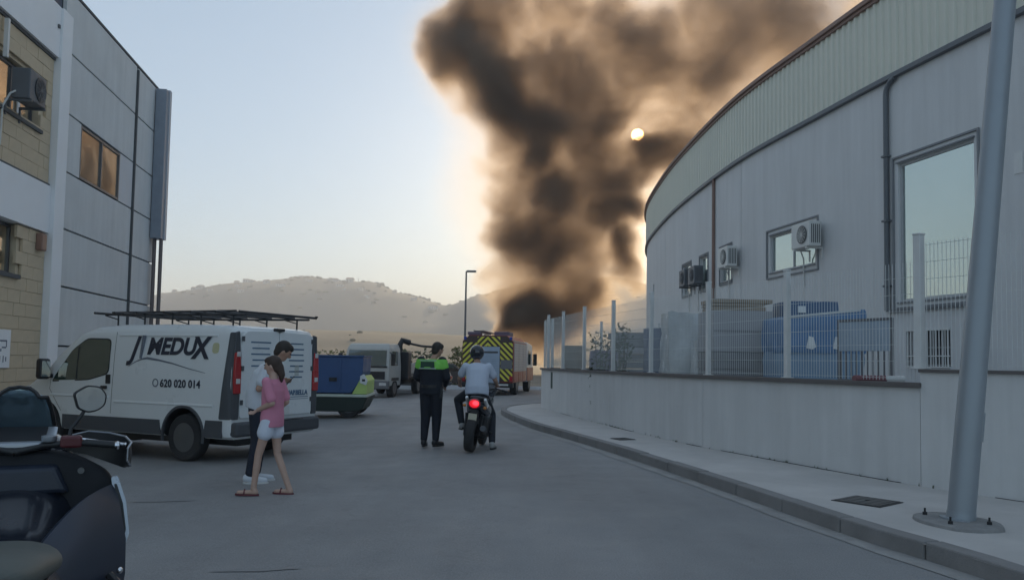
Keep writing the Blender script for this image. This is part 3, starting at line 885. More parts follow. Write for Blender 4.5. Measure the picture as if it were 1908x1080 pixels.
bx('corner_fin', mat('blue_grey_metal', (0.26, 0.29, 0.34), .5, metal=.0), pb, Lx(23.1), Lx(23.35), -.30, -.002, 4.86, 9.25, bevel=.01)
bx('corner_fin', mat('pale_metal', (0.42, 0.45, 0.5), .5, metal=.0), pb, Lx(23.36), Lx(23.55), -.33, -.06, 4.86, 9.3, bevel=.01)
for dy in (-.26, -.08):
    MB().tube([(Lx(23.3), dy, z0_ - .25), (Lx(23.3), dy, 4.86 + z0_)], .055, 8).build('drain_pipe', mat('pipe_brown', (0.16, 0.13, 0.125), .5), pb, smooth=True)

# ------------------------------------------------------------------ vehicle helpers
def cut(o, cutters, dark_idx=1):
    """bite wheel arches out of a body: cutters = list of (cx, cy0, cy1, cz, r)"""
    mb = MB()
    for (cx, y0, y1, cz, r) in cutters:
        mb.lathe([(r, y0), (r, y1)], 'y', (cx, 0, cz), 36)
    t = mb.build('cutter', None, o.parent)
    m_ = o.modifiers.new('b', 'BOOLEAN'); m_.object = t; m_.operation = 'DIFFERENCE'; m_.solver = 'EXACT'
    bpy.context.view_layer.update()
    dg = bpy.context.evaluated_depsgraph_get()
    me = bpy.data.meshes.new_from_object(o.evaluated_get(dg))
    o.modifiers.remove(m_)
    o.data = me
    bpy.data.objects.remove(t)
    for p in me.polygons:
        for (cx, y0, y1, cz, r) in cutters:
            q_ = math.hypot(p.center.x - cx, p.center.z - cz)
            yi = min((y0, y1), key=abs)
            if min(y0, y1) - .01 < p.center.y < max(y0, y1) + .01 and ((abs(q_ - r) < .02 and abs(p.normal.y) < .3) or (abs(p.center.y - yi) < .01 and q_ < r)):
                p.material_index = dark_idx
    return o

m_tyre = mat('tyre_rubber', (0.028, 0.028, 0.03), 0.85, var=0.2, dirt=0.5, dirtcol=(0.09, 0.085, 0.08))
m_rim = mat('rim_grey', (0.14, 0.145, 0.15), 0.4, metal=0.5)
m_bumper = mat('grey_bumper_plastic', (0.075, 0.08, 0.09), 0.65, var=0.1, dirt=0.3, dirtcol=(0.12, 0.12, 0.12))
m_vwhite = mat('van_white_paint', (0.74, 0.76, 0.77), 0.32, var=0.03, scale=1.2, coat=0.4, dirt=0.3, dirtcol=(0.55, 0.55, 0.53))
m_carglass = glass('vehicle_glass', (0.03, 0.055, 0.045), 0.04)
m_red = mat('tail_lamp_red', (0.40, 0.02, 0.025), 0.25, coat=0.5)
m_amber = mat('lamp_amber', (0.55, 0.2, 0.04), 0.3)
m_clear = mat('lamp_clear', (0.6, 0.6, 0.6), 0.15)
m_mirr = mat('mirror_glass', (0.75, 0.78, 0.8), 0.03, metal=1.0, var=0.0)
m_chrome = mat('chrome', (0.7, 0.7, 0.72), 0.12, metal=1.0)

def wheel(parent, x, y, r, w_, side=1, rimr=.62, holes=0, zoff=0.0):
    """tyre mesh with rim child; side +1 when the outside looks to +y"""
    t = MB()
    rr = r
    t.lathe([(rr * rimr, -w_ / 2), (rr * .93, -w_ / 2), (rr * .985, -w_ * .42), (rr, -w_ * .3), (rr, w_ * .3), (rr * .985, w_ * .42), (rr * .93, w_ / 2), (rr * rimr, w_ / 2)], 'y', (0, 0, 0), 40, cap=False)
    wo = t.build('wheel', m_tyre, parent, smooth=True, loc=(x, y, r + zoff))
    k = MB(); s_ = side
    k.lathe([(rr * rimr, s_ * w_ * .5), (rr * (rimr - .04), s_ * w_ * .47), (rr * (rimr - .09), s_ * w_ * .30), (rr * .34, s_ * w_ * .36), (rr * .26, s_ * w_ * .46), (rr * .1, s_ * w_ * .46)], 'y', (0, 0, 0), 32)
    k.build('rim', m_rim, wo, smooth=True)
    h = MB()
    for q in range(10):
        a = q * PI / 5
        h.lathe([(rr * .05, s_ * w_ * .33), (rr * .05, s_ * w_ * .365)], 'y', (math.cos(a) * rr * .44, 0, math.sin(a) * rr * .44), 10)
    h.build('rim_holes', m_black, wo)
    return wo

def text_mesh(txt, size, mat_, parent, M, shear=0.0, extrude=.002, offset=0.0, align='LEFT', spacing=1.0, name='lettering', xscale=1.0):
    cu = bpy.data.curves.new('t', 'FONT')
    cu.body = txt; cu.size = size; cu.shear = shear; cu.extrude = extrude; cu.offset = offset; cu.align_x = align; cu.space_character = spacing
    to = bpy.data.objects.new('t', cu); C.objects.link(to)
    bpy.context.view_layer.update()
    me = bpy.data.meshes.new_from_object(to.evaluated_get(bpy.context.evaluated_depsgraph_get()))
    bpy.data.objects.remove(to); bpy.data.curves.remove(cu)
    me.transform(M @ Matrix.Diagonal((xscale, 1, 1, 1)))
    me.materials.clear(); me.materials.append(mat_)
    me.name = name
    o = bpy.data.objects.new(name, me); C.objects.link(o); o.parent = parent
    return o

# ------------------------------------------------------------------ the white panel van
VF = Vector((-.917, .399, 0)); VZ = math.atan2(.399, -.917)
van = empty('panel_van', (-3.66, 12.65, -.09), VZ, 'white panel van with JIMEDUX lettering and a black roof rack, parked across the left side', 'van')
van.scale = (.975, 1.06, 1.045)
def hwid(x, z):           # half width of the van body at height z
    Wx = .95 if x < 3.4 else .95 - .10 * ((x - 3.4) / 1.38) ** 2
    if x < .12: Wx -= .03 * (1 - x / .12) ** 2
    t = max(0, (z - 1.0) / .95)
    return Wx * (1 - .085 * t ** 1.8) - (.012 * max(0, (.9 - abs(z - .75)) ) if False else 0)
TOP = [(0, 1.86), (.05, 1.92), (.25, 1.955), (1.2, 1.97), (2.4, 1.965), (3.0, 1.93), (3.35, 1.83), (3.6, 1.66), (3.9, 1.42), (4.15, 1.22), (4.35, 1.12), (4.55, 1.02), (4.68, .9), (4.76, .72)]
def vtop(x):
    for (a, b), (c, d) in zip(TOP, TOP[1:]):
        if a <= x <= c: return b + (d - b) * (x - a) / (c - a)
    return TOP[-1][1]
def vsec(x):
    zt = vtop(x); zb = .34 if x < 4.6 else .38
    h = []
    for z in (zb, zb + .04, zb + .12, .6, .75, .95, 1.15, 1.35, 1.52, 1.66, 1.78):
        f = min(1, (zt - zb) / (1.97 - zb))
        z2 = zb + (z - zb) * f
        h.append((hwid(x, z2) * (.93 if z == zb else .985 if z == zb + .04 else 1), z2))
    w_ = h[-1][0]
    zl = h[-1][1]
    for a in (20, 40, 60, 78):
        a = R(a); rr = zt - zl
        h.append((w_ - .16 * (1 - math.cos(a)) * 1.0, zl + rr * math.sin(a) * .97))
    h.append((w_ * .5, zt - .004)); h.append((0, zt))
    r_ = [Vector((x, y, z)) for y, z in h]
    l_ = [Vector((x, -y, z)) for y, z in reversed(h[:-1])]
    return r_ + l_
mb = MB()
sx = [0, .012, .05, .12, .25, .5, .9, 1.4, 1.9, 2.4, 2.8, 3.0, 3.2, 3.35, 3.48, 3.6, 3.75, 3.9, 4.05, 4.15, 4.25, 4.35, 4.45, 4.55, 4.62, 4.68, 4.73, 4.76]
mb.rings([vsec(x) for x in sx])
body = mb.build('body', [m_vwhite, m_black], van, smooth=True, ang=30)
cut(body, [(.92, .62, 1.2, .36, .40), (.92, -1.2, -.62, .36, .40), (4.0, .6, 1.2, .36, .40), (4.0, -1.2, -.6, .36, .40)])
for s_ in (1, -1):
    wheel(van, .92, s_ * .82, .335, .21, s_)
    wheel(van, 4.0, s_ * .80, .335, .21, s_)
def side_patch(name, outline, m_, off=.006, parent=van, side=1, t=.004, n=1):
    """sheet with real thickness that follows the van's side: outline in (x, z)"""
    g_ = MB()
    cx = sum(p[0] for p in outline) / len(outline); cz = sum(p[1] for p in outline) / len(outline)
    rr = []
    for f, o_ in ((0.01, off), (.35, off), (.7, off), (1, off), (1, -.01)):
        rr.append([Vector((cx + (x - cx) * f, side * (hwid(cx + (x - cx) * f, cz + (z - cz) * f) + o_), cz + (z - cz) * f)) for x, z in outline])
    g_.rings(rr)
    return g_.build(name, m_, parent, smooth=True, ang=35)
def rpoly(pts, r=.05, n=4):      # round the corners of a polygon
    out = []
    N_ = len(pts)
    for i in range(N_):
        a, b, c = Vector(pts[i - 1]), Vector(pts[i]), Vector(pts[(i + 1) % N_])
        d1, d2 = (a - b), (c - b)
        q = min(r, d1.length * .45, d2.length * .45)
        p1, p2 = b + d1.normalized() * q, b + d2.normalized() * q
        for k in range(n + 1):
            t = k / n
            out.append(tuple((1 - t) ** 2 * p1 + 2 * t * (1 - t) * b + t * t * p2))
    return out
for s_ in (1, -1):
    wo = rpoly([(2.58, 1.72), (2.56, 1.22), (3.0, 1.12), (3.86, 1.08), (3.80, 1.16), (3.42, 1.56), (3.12, 1.73)], .09)
    fr_ = side_patch('window_seal', [((x - 3.1) * 1.03 + 3.1, (z - 1.4) * 1.06 + 1.4) for x, z in wo], m_black, .003, side=s_)
    side_patch('side_window', wo, m_carglass, .007, side=s_)
    side_patch('window_divider', [(3.26, 1.12), (3.30, 1.12), (3.30, 1.60), (3.26, 1.62)], m_black, .010, side=s_)
    # lower plastic cladding in three runs between the arches
    side_patch('lower_cladding', [(1.36, .36), (3.56, .36), (3.56, .57), (1.40, .57)], m_bumper, .014, side=s_)
    side_patch('lower_cladding', [(.14, .36), (.50, .36), (.46, .60), (.14, .60)], m_bumper, .014, side=s_)
    # black rear corner column
    side_patch('corner_column', rpoly([(-.0, .62), (.21, .62), (.17, 1.0), (.13, 1.35), (.10, 1.84), (.0, 1.84)], .03), m_bumper, .012, side=s_)
    # wheel arch lips
    g_ = MB()
    for k in range(25):
        pass
    ring = []
    for k in range(26):
        a = R(-12 + 204 * k / 25)
        x_, z_ = .92 + math.cos(a), .36 + math.sin(a)
        row = []
        for rr, o_ in ((.398, -.02), (.398, .014), (.43, .014), (.44, .002)):
            xx, zz = .92 + rr * math.cos(a), .36 + rr * math.sin(a)
            row.append(Vector((xx, s_ * (hwid(xx, zz) + o_), zz)))
        ring.append(row)
    g_.rings(ring)
    g_.build('arch_lip', m_bumper, van, smooth=True)
    g_ = MB()   # door seams
    def seam(pts, w_=.007):
        for (x0, z0), (x1, z1) in zip(pts, pts[1:]):
            d = Vector((x1 - x0, z1 - z0)); nn = max(1, int(d.length / .15)); pr = Vector((-d.y, d.x)).normalized() * w_ / 2
            rws = []
            for k in range(nn + 1):
                x = x0 + d.x * k / nn; z = z0 + d.y * k / nn
                rws.append([Vector((x + pr.x, s_ * (hwid(x, z) + .0015), z + pr.y)), Vector((x - pr.x, s_ * (hwid(x, z) + .0015), z - pr.y)), Vector((x - pr.x, s_ * (hwid(x, z) - .02), z - pr.y)), Vector((x + pr.x, s_ * (hwid(x, z) - .02), z + pr.y))])
            g_.rings(rws)
    seam([(2.47, 1.84), (2.45, 1.2), (2.47, .62)])
    seam([(3.9, 1.2), (3.93, .95), (3.62, .62)])
    seam([(1.42, .62), (1.42, 1.84)]) if s_ == -1 else None
    g_.build('door_seam', m_black, van)
    g_ = MB()
    for pts in ([(.34, .80), (2.4, .80)], [(2.52, .86), (3.9, .86)], [(.34, 1.79), (2.4, 1.79)]):
        rws = []
        for k in range(13):
            x = pts[0][0] + (pts[1][0] - pts[0][0]) * k / 12; z = pts[0][1]
            rws.append([Vector((x, s_ * (hwid(x, z + .035) - .01), z + .035)), Vector((x, s_ * (hwid(x, z) + .012), z + .008)), Vector((x, s_ * (hwid(x, z) + .012), z - .008)), Vector((x, s_ * (hwid(x, z - .035) - .01), z - .035))])
        g_.rings(rws)
    g_.build('side_crease', m_vwhite, van, smooth=True)
    MB().box(2.56, 2.68, s_ * .955, s_ * .99, .98, 1.03).build('door_handle', m_black, van, bevel=.01)
    MB().box(2.50, 2.60, s_ * .945, s_ * .965, 1.06, 1.20).build('fuel_flap', m_black, van, bevel=.01) if s_ == 1 else None
    mr_ = MB().box(3.83, 3.97, s_ * .99, s_ * 1.17, 1.10, 1.42).build('door_mirror', m_black, van, bevel=.045, segs=3)
    MB().box(3.826, 3.829, s_ * 1.01, s_ * 1.15, 1.14, 1.38).build('mirror_glass', m_mirr, mr_)
    MB().box(3.86, 3.94, s_ * .88, s_ * .99, 1.12, 1.18).build('mirror_arm', m_black, mr_)
    MB().box(4.60, 4.72, s_ * .5, s_ * .82, .78, .98).build('headlight', m_clear, van, bevel=.03)
# windscreen and front
g_ = MB(); rr = []
for f in (0, .25, .5, .75, 1):
    x = 3.42 + (4.05 - 3.42) * f
    zt = vtop(x)
    rr.append([Vector((x + .012, y * (.80 - .02 * f), zt + .010 - .03 * abs(y) ** 3)) for y in (-1, -.6, -.2, .2, .6, 1)])
g_.rings(rr, cap=False, closed=False)
ws = g_.build('windscreen', m_carglass, van, smooth=True); so = ws.modifiers.new('s', 'SOLIDIFY'); so.thickness = .006
MB().box(4.62, 4.84, -.86, .86, .32, .62).build('front_bumper', m_bumper, van, bevel=.06, segs=3)
MB().box(4.70, 4.80, -.4, .4, .66, .8).build('grille', m_black, van, bevel=.02)
# rear: bumper, lamps, doors
rb = MB().box(-.11, .16, -.92, .92, .38, .58).build('rear_bumper', m_bumper, van, bevel=.04, segs=3)
MB().box(-.116, -.10, -.5, .5, .565, .578).build('bumper_step', m_chrome, rb)
for s_ in (1, -1):
    cl = MB().prism([(s_ * .80, .62), (s_ * .925, .62), (s_ * .935, 1.2), (s_ * .90, 1.84), (s_ * .82, 1.86), (s_ * .79, 1.5)], -.02, .02, plane='yz').build('rear_column', m_bumper, van, bevel=.012)
    tl = MB().prism([(s_ * .80, .98), (s_ * .925, .98), (s_ * .935, 1.2), (s_ * .915, 1.55), (s_ * .83, 1.58), (s_ * .80, 1.3)], -.05, -.0, plane='yz').build('tail_lamp', m_red, van, bevel=.015, segs=3)
    MB().box(-.055, -.045, s_ * .825, s_ * .905, 1.12, 1.19).build('reversing_lens', m_clear, tl, bevel=.005)
    MB().box(-.055, -.045, s_ * .83, s_ * .90, 1.5, 1.57).build('indicator_lens', m_clear, tl, bevel=.005)
    dr = MB().prism(rpoly([(s_ * .012, .63), (s_ * .785, .63), (s_ * .785, 1.45), (s_ * .76, 1.80), (s_ * .68, 1.87), (s_ * .012, 1.885)], .05), -.025, .01, plane='yz').build('rear_door', m_vwhite, van, bevel=.008)
    for z in (.82, 1.3, 1.72): MB().box(-.04, -.024, s_ * .745, s_ * .79, z, z + .07).build('hinge', m_bumper, dr)
MB().box(-.045, -.024, -.14, -.02, 1.0, 1.06).build('door_handle', m_black, van, bevel=.008)
MB().box(-.05, .03, -.09, .09, 1.885, 1.93).build('high_brake_lamp', m_black, van, bevel=.01)
MB().box(-.035, -.026, -.26, .26, .66, .77).build('number_plate', m_white, van)
m_ink = mat('navy_lettering', (0.025, 0.03, 0.05), 0.5, var=0.02)
m_inkg = mat('grey_lettering', (0.16, 0.18, 0.22), 0.5)
m_inkb = mat('blue_lettering', (0.10, 0.17, 0.26), 0.5)
for s_, base in ((1, .60), (-1, -.12)):
    g_ = MB()
    ln = [.42, .36, .40, .34, .38] if s_ == 1 else [.30, .34, .32, .36, .30, .34, .28]
    for k, l_ in enumerate(ln):
        z = 1.70 - k * .085 if s_ == 1 else 1.70 - k * .085
        c_ = s_ * .40
        g_.box(-.0275, -.0262, c_ - l_ / 2, c_ + l_ / 2, z, z + .022)
    g_.build('door_print', m_inkb, van)
# lettering: local x of the text runs towards the rear (-x), so it reads left to right seen from the road
TS = Matrix(((-1, 0, 0, 0), (0, 0, 1, 0), (0, 1, 0, 0), (0, 0, 0, 1)))
def vtext(txt, x, z, size, m_, sh=0., off=0., sp=1., xs=1., yo=.0035):
    tilt = Matrix.Rotation(-math.atan2(.085 * 1.8 * .95 * ((z - 1) / .95) ** .8 / .95, 1), 4, 'X') if z > 1.1 else Matrix.Identity(4)
    M = Matrix.Translation((x, hwid(x, z) + yo, z)) @ Matrix.Rotation(R(0), 4, 'Z') @ TS
    if z > 1.1:
        dz = (hwid(x, z + .2) - hwid(x, z)) / .2
        M = Matrix.Translation((x, hwid(x, z) + yo, z)) @ Matrix(((1, 0, 0, 0), (0, 1, dz, 0), (0, 0, 1, 0), (0, 0, 0, 1))) @ TS
    return text_mesh(txt, size, m_, van, M, shear=sh, offset=off, spacing=sp, xscale=xs)
vtext('J', 2.11, 1.46, .46, m_ink, .35, .012, yo=.006)
g_ = MB().prism([(1.90, 1.45), (1.855, 1.45), (1.80, 1.79), (1.845, 1.79)], hwid(1.9, 1.55) - .01, hwid(1.9, 1.45) + .012).build('lettering', m_inkg, van)
vtext('MEDU', 1.755, 1.52, .335, m_ink, .18, .012, 1.0, 1.09, yo=.006)
vtext('X', .80, 1.47, .43, m_ink, .1, .014, yo=.009)
vtext('620 020 014', 1.42, 1.045, .155, m_ink, 0, .004, 1.05, 1.0)
g_ = MB().lathe([(.062, 0), (.062, .003), (.045, .003), (.045, 0)], 'y', (1.52, hwid(1.5, 1.1) + .002, 1.10), 20, cap=False).build('phone_mark', m_inkg, van)
g_ = MB()     # swoosh like a roof line under the name
def swoosh(p, w0, w1):
    pts = [Vector(q) for q in p]; a_ = []; n_ = len(pts)
    for k, q in enumerate(pts):
        w_ = w0 + (w1 - w0) * k / (n_ - 1)
        a_.append([Vector((q.x, hwid(q.x, q.y) + .003, q.y + w_)), Vector((q.x, hwid(q.x, q.y) + .003, q.y - w_)), Vector((q.x, hwid(q.x, q.y) - .01, q.y - w_)), Vector((q.x, hwid(q.x, q.y) - .01, q.y + w_))])
    g_.rings(a_)
swoosh([(2.12, 1.335), (1.98, 1.40), (1.85, 1.44), (1.74, 1.455)], .004, .016)
swoosh([(1.742, 1.455), (1.5, 1.43), (1.2, 1.385), (.85, 1.315), (.52, 1.26)], .018, .003)
g_.build('logo_swoosh', m_inkg, van)
side_patch('sticker', rpoly([(.29, 1.54), (.42, 1.54), (.42, 1.69), (.29, 1.69)], .05), mat('pale_yellow_sticker', (0.55, 0.53, 0.33), .5), .003)
TR = Matrix(((0, 0, -1, -.029), (-1, 0, 0, 0), (0, 1, 0, 0), (0, 0, 0, 1)))
text_mesh('MARBELLA', .105, m_inkb, van, Matrix.Translation((0, -.18, .93)) @ TR, offset=.004)
MB().box(-.0275, -.0262, -.70, -.06, .895, .905).box(-.0275, -.0262, -.70, -.2, .865, .872).build('door_print', m_inkb, van)
MB().box(-.0275, -.026, -.46, -.36, 1.22, 1.38).build('door_emblem', mat('pale_emblem', (0.5, 0.52, 0.5), .5), van)
# roof rack
rk = MB()
for y in (.70, -.70):
    rk.tube([(.0, y, 2.10), (3.0, y, 2.12)], .017, 8)
    for x in (.25, .9, 1.5, 2.1, 2.7):
        rk.tube([(x, y, 1.93), (x, y, 2.10)], .014, 6)
        rk.tube([(x, y, 2.04), (x + .3, y, 2.105)], .01, 6)
rkx = rk.build('roof_rack', m_black, van, smooth=True)
for x in (-.02, .45, .95, 1.5, 2.1, 2.6, 3.05):
    MB().tube([(x, -.86, 2.135), (x, .86, 2.135)], .019, 8).build('crossbar', m_black, rkx, smooth=True)
MB().tube([(-.02, -.86, 2.14), (-.02, -.86, 2.165)], .028, 8).build('crossbar_cap', m_black, rkx)
MB().tube([(.3, .60, 2.165), (3.1, .50, 2.165)], .014, 8).build('ladder_rail', m_black, rkx, smooth=True)
MB().tube([(.3, .30, 2.165), (3.1, .22, 2.165)], .014, 8).build('ladder_rail', m_black, rkx, smooth=True)
MB().box(.2, 3.9, -.6, .6, .22, .40).build('underbody', m_black, van)

# ------------------------------------------------------------------ two-wheeler helpers
m_sblack = mat('scooter_dark_paint', (0.012, 0.016, 0.026), 0.22, var=0.1, coat=0.5)
m_sblue = mat('scooter_navy_plastic', (0.022, 0.030, 0.050), 0.4, var=0.15)
m_seat = mat('grey_green_vinyl', (0.095, 0.105, 0.095), 0.6, var=0.12, scale=6, bump=0.3, bscale=200)
m_silver = mat('silver_trim', (0.38, 0.41, 0.45), 0.3, metal=0.6)
m_screen = mat('smoked_screen', (0.30, 0.42, 0.50), 0.08, metal=0.7)
def loft(stations, n=20, p=2.4):
    """stations: (x, zc, half height, half width[, y]) superellipse sections along x"""
    rs = []
    for st in stations:
        x, zc, hh, hw = st[:4]; y0 = st[4] if len(st) > 4 else 0
        ring = []
        for k in range(n):
            a = 2 * PI * k / n
            c, s_ = math.cos(a), math.sin(a)
            ring.append(Vector((x, y0 + hw * math.copysign(abs(c) ** (2 / p), c), zc + hh * math.copysign(abs(s_) ** (2 / p), s_))))
        rs.append(ring)
    return MB().rings(rs)

m_mirrd = mat('darkened_mirror', (0.38, 0.40, 0.42), 0.12, metal=1.0, var=0.1)  # base colour darkened to stand for the van reflected in the glass
def mirror(parent, base, stem, head, nrm, w_=.17, h_=.11, m_=None):
    """stem tube then an angular mirror head whose glass looks along nrm"""
    so = MB().tube(stem, [.011, .010, .009, .009][:len(stem)] if len(stem) <= 4 else .010, 10).build('mirror_stem', m_black, parent, smooth=True)
    N_ = Vector(nrm).normalized(); X = N_.cross(Vector((0, 0, 1))).normalized(); Z = X.cross(N_)
    hd = Vector(head)
    out = rpoly([(-.46, -.25), (-.50, .15), (-.30, .46), (.10, .52), (.50, .22), (.36, -.38), (.05, -.54), (-.25, -.46)], .12, 3)
    def ring(f, d): return [hd + X * (u * w_ * f) + Z * (v * h_ * f * 1.25) + N_ * d for u, v in out]
    mo = MB().rings([ring(.35, -.045), ring(.8, -.035), ring(1.0, -.01), ring(1.02, .008), ring(.96, .012)]).build('mirror_head', m_ or m_black, parent, smooth=True)
    MB().rings([ring(.92, .010), ring(.90, .016)]).build('mirror_glass', m_mirrd, mo)
    return mo

# ------------------------------------------------------------------ maxi scooter in the near left corner (x forward, y left)
SZ = R(90 + 28)
sc = empty('maxi_scooter', (-2.50, 4.10, gz(-2.4) - .0), SZ, 'large dark navy touring scooter with hand guards, cut off by the lower left corner', 'scooter')
b = loft([(-1.50, .64, .05, .05), (-1.42, .63, .09, .13), (-1.2, .56, .14, .22), (-1.0, .50, .17, .26), (-.8, .47, .18, .27), (-.5, .44, .18, .24), (-.25, .46, .22, .24), (0, .58, .30, .30), (.18, .66, .32, .33), (.36, .70, .28, .29), (.5, .72, .22, .22), (.62, .72, .14, .13), (.68, .71, .05, .05)]).build('body', m_sblack, sc, smooth=True, ang=0, sub=1)
m_matt = mat('matt_black_plastic', (0.008, 0.010, 0.015), 0.75, var=0.2)
# wide leg shield facing the rider
ol = rpoly([(-.24, 1.02), (.24, 1.02), (.445, .90), (.475, .76), (.44, .46), (.32, .24), (-.32, .24), (-.44, .46), (-.475, .76), (-.445, .90)], .09, 4)
rr = []
for x, f in ((.10, .93), (.06, .985), (.0, 1.0), (-.03, .985), (-.045, .94), (-.03, .6), (-.02, .05)):
    rr.append([Vector((x + .10 * (z - .6), y * f, .62 + (z - .62) * f)) for y, z in ol])
MB().rings(rr).build('leg_shield', m_matt, sc, smooth=True, ang=50)
MB().rings([[Vector((x, y, z)) for x, y, z in ((.02, -.20, .96), (.02, .20, .96), (.01, .26, .80), (.01, -.26, .80))], [Vector((x, y, z)) for x, y, z in ((-.035, -.18, .94), (-.035, .18, .94), (-.045, .24, .81), (-.045, -.24, .81))]]).build('glove_box', m_sblue, sc, bevel=.02)
MB().lathe([(.016, 0), (.016, .012), (.008, .014)], 'x', (-.056, -.30, .92), 14).build('ignition_lock', m_rim, sc)
for s_ in (-1, 1):
    # swept lower fairing between shield edge and seat
    n1 = 9; rr = []
    for k in range(n1):
        t = k / (n1 - 1)
        a = Vector((-.06, s_ * .462, .85)).lerp(Vector((-.58, s_ * .15, .66)), t) + Vector((0, 0, .05 * math.sin(PI * t)))
        c_ = Vector((-.22, s_ * .50, .26)).lerp(Vector((-.80, s_ * .20, .26)), t)
        m1 = a.lerp(c_, .5) + Vector((-.07, s_ * .035, .03))
        m0 = a.lerp(m1, .5) + Vector((-.022, 0, .012)); m2 = m1.lerp(c_, .5) + Vector((-.022, s_ * .01, 0))
        inn = Vector((.05, -s_ * .02, -.02))
        rr.append([a, m0, m1, m2, c_, c_ + inn, m1 + inn, a + inn])
    MB().rings(rr).build('side_fairing', m_sblue, sc, smooth=True, ang=45)
    def P3(pts, x0): return [Vector((x0 - .22 * (.86 - z), s_ * y, z)) for y, z in pts]
    o_ = rpoly([(.440, .885), (.472, .89), (.515, .76), (.535, .60), (.508, .52), (.468, .70)], .012, 3)
    tb = MB().rings([P3(o_, -.055), P3(o_, -.085)]).build('trim_blade', m_silver, sc, bevel=.004)
    o2 = rpoly([(.455, .85), (.468, .85), (.500, .75), (.518, .62), (.508, .58), (.484, .70)], .006, 2)
    MB().rings([P3(o2, -.080), P3(o2, -.090)]).build('trim_slot', m_black, tb)
    MB().box(-.78, .0, s_ * .24, s_ * .42, .235, .26).build('foot_board', m_black, sc, bevel=.008)
    MB().tube([(-.40, s_ * .44, .46), (-.46, s_ * .50, .40), (-.55, s_ * .56, .38)], .020, 8).build('passenger_peg', m_black, sc, smooth=True)
    MB().ball((-.395, s_ * .485, .475), .016, 10, 8).build('peg_bolt', m_chrome, sc, smooth=True)
st = loft([(-1.45, .70, .04, .12), (-1.3, .70, .07, .18), (-1.1, .68, .075, .22), (-.95, .66, .07, .25), (-.85, .655, .065, .25), (-.7, .66, .055, .22), (-.62, .66, .045, .15), (-.56, .65, .03, .10)]).build('seat', m_seat, sc, smooth=True, ang=0, sub=1)
MB().box(-1.53, -1.49, -.1, .1, .69, .74).build('tail_lamp', m_red, sc, bevel=.01)
# front apron and nose rising to the screen
MB().box(-1.02, -.94, -.285, -.25, .50, .57).build('indicator', m_amber, sc, bevel=.015)
nose = loft([(.02, .93, .10, .26), (.12, .98, .12, .27), (.26, 1.0, .13, .25), (.40, .96, .14, .2), (.52, .88, .12, .12), (.58, .84, .05, .05)]).build('front_cowl', m_sblack, sc, smooth=True, ang=0, sub=1)
g_ = MB(); rr = []
for k in range(7):
    t = k / 6; z = 1.04 + .30 * t; x = .36 - .20 * t; hw = .175 - .03 * t - .05 * t ** 4
    rr.append([Vector((x - .07 * (abs(u) ** 2), hw * u, z + (-.05 * abs(u) ** 3 if k == 6 else 0))) for u in (-1, -.8, -.5, 0, .5, .8, 1)])
g_.rings(rr, cap=False, closed=False)
wsn = g_.build('windscreen', m_screen, sc, smooth=True)
so = wsn.modifiers.new('s', 'SOLIDIFY'); so.thickness = .005
ed = [r_[-1] for r_ in rr] + list(reversed(rr[-1])) + [r_[0] for r_ in reversed(rr)]
MB().tube(ed, .011, 6).build('screen_frame', m_black, wsn, smooth=True)
# dash with two gauges
ds = MB().rings([[Vector(q) for q in ((-.02, -.17, 1.03), (-.02, .17, 1.03), (.16, .17, 1.10), (.16, -.17, 1.10))], [Vector(q) for q in ((-.03, -.18, 1.06), (-.03, .18, 1.06), (.15, .19, 1.14), (.15, -.19, 1.14))]]).build('dash', m_silver, sc, bevel=.015)
MB().rings([[Vector(q) for q in ((.0, -.13, 1.074), (.0, .13, 1.074), (.13, .14, 1.13), (.13, -.14, 1.13))], [Vector(q) for q in ((.0, -.13, 1.079), (.0, .13, 1.079), (.13, .14, 1.136), (.13, -.14, 1.136))]]).build('display', m_black, ds)
for s_ in (-1, 1):
    MB().lathe([(.03, 0), (.036, .01), (.036, .03), (.028, .032)], 'z', (-.02, s_ * .15, 1.07), 16).build('switch_knob', m_silver, ds, smooth=True)
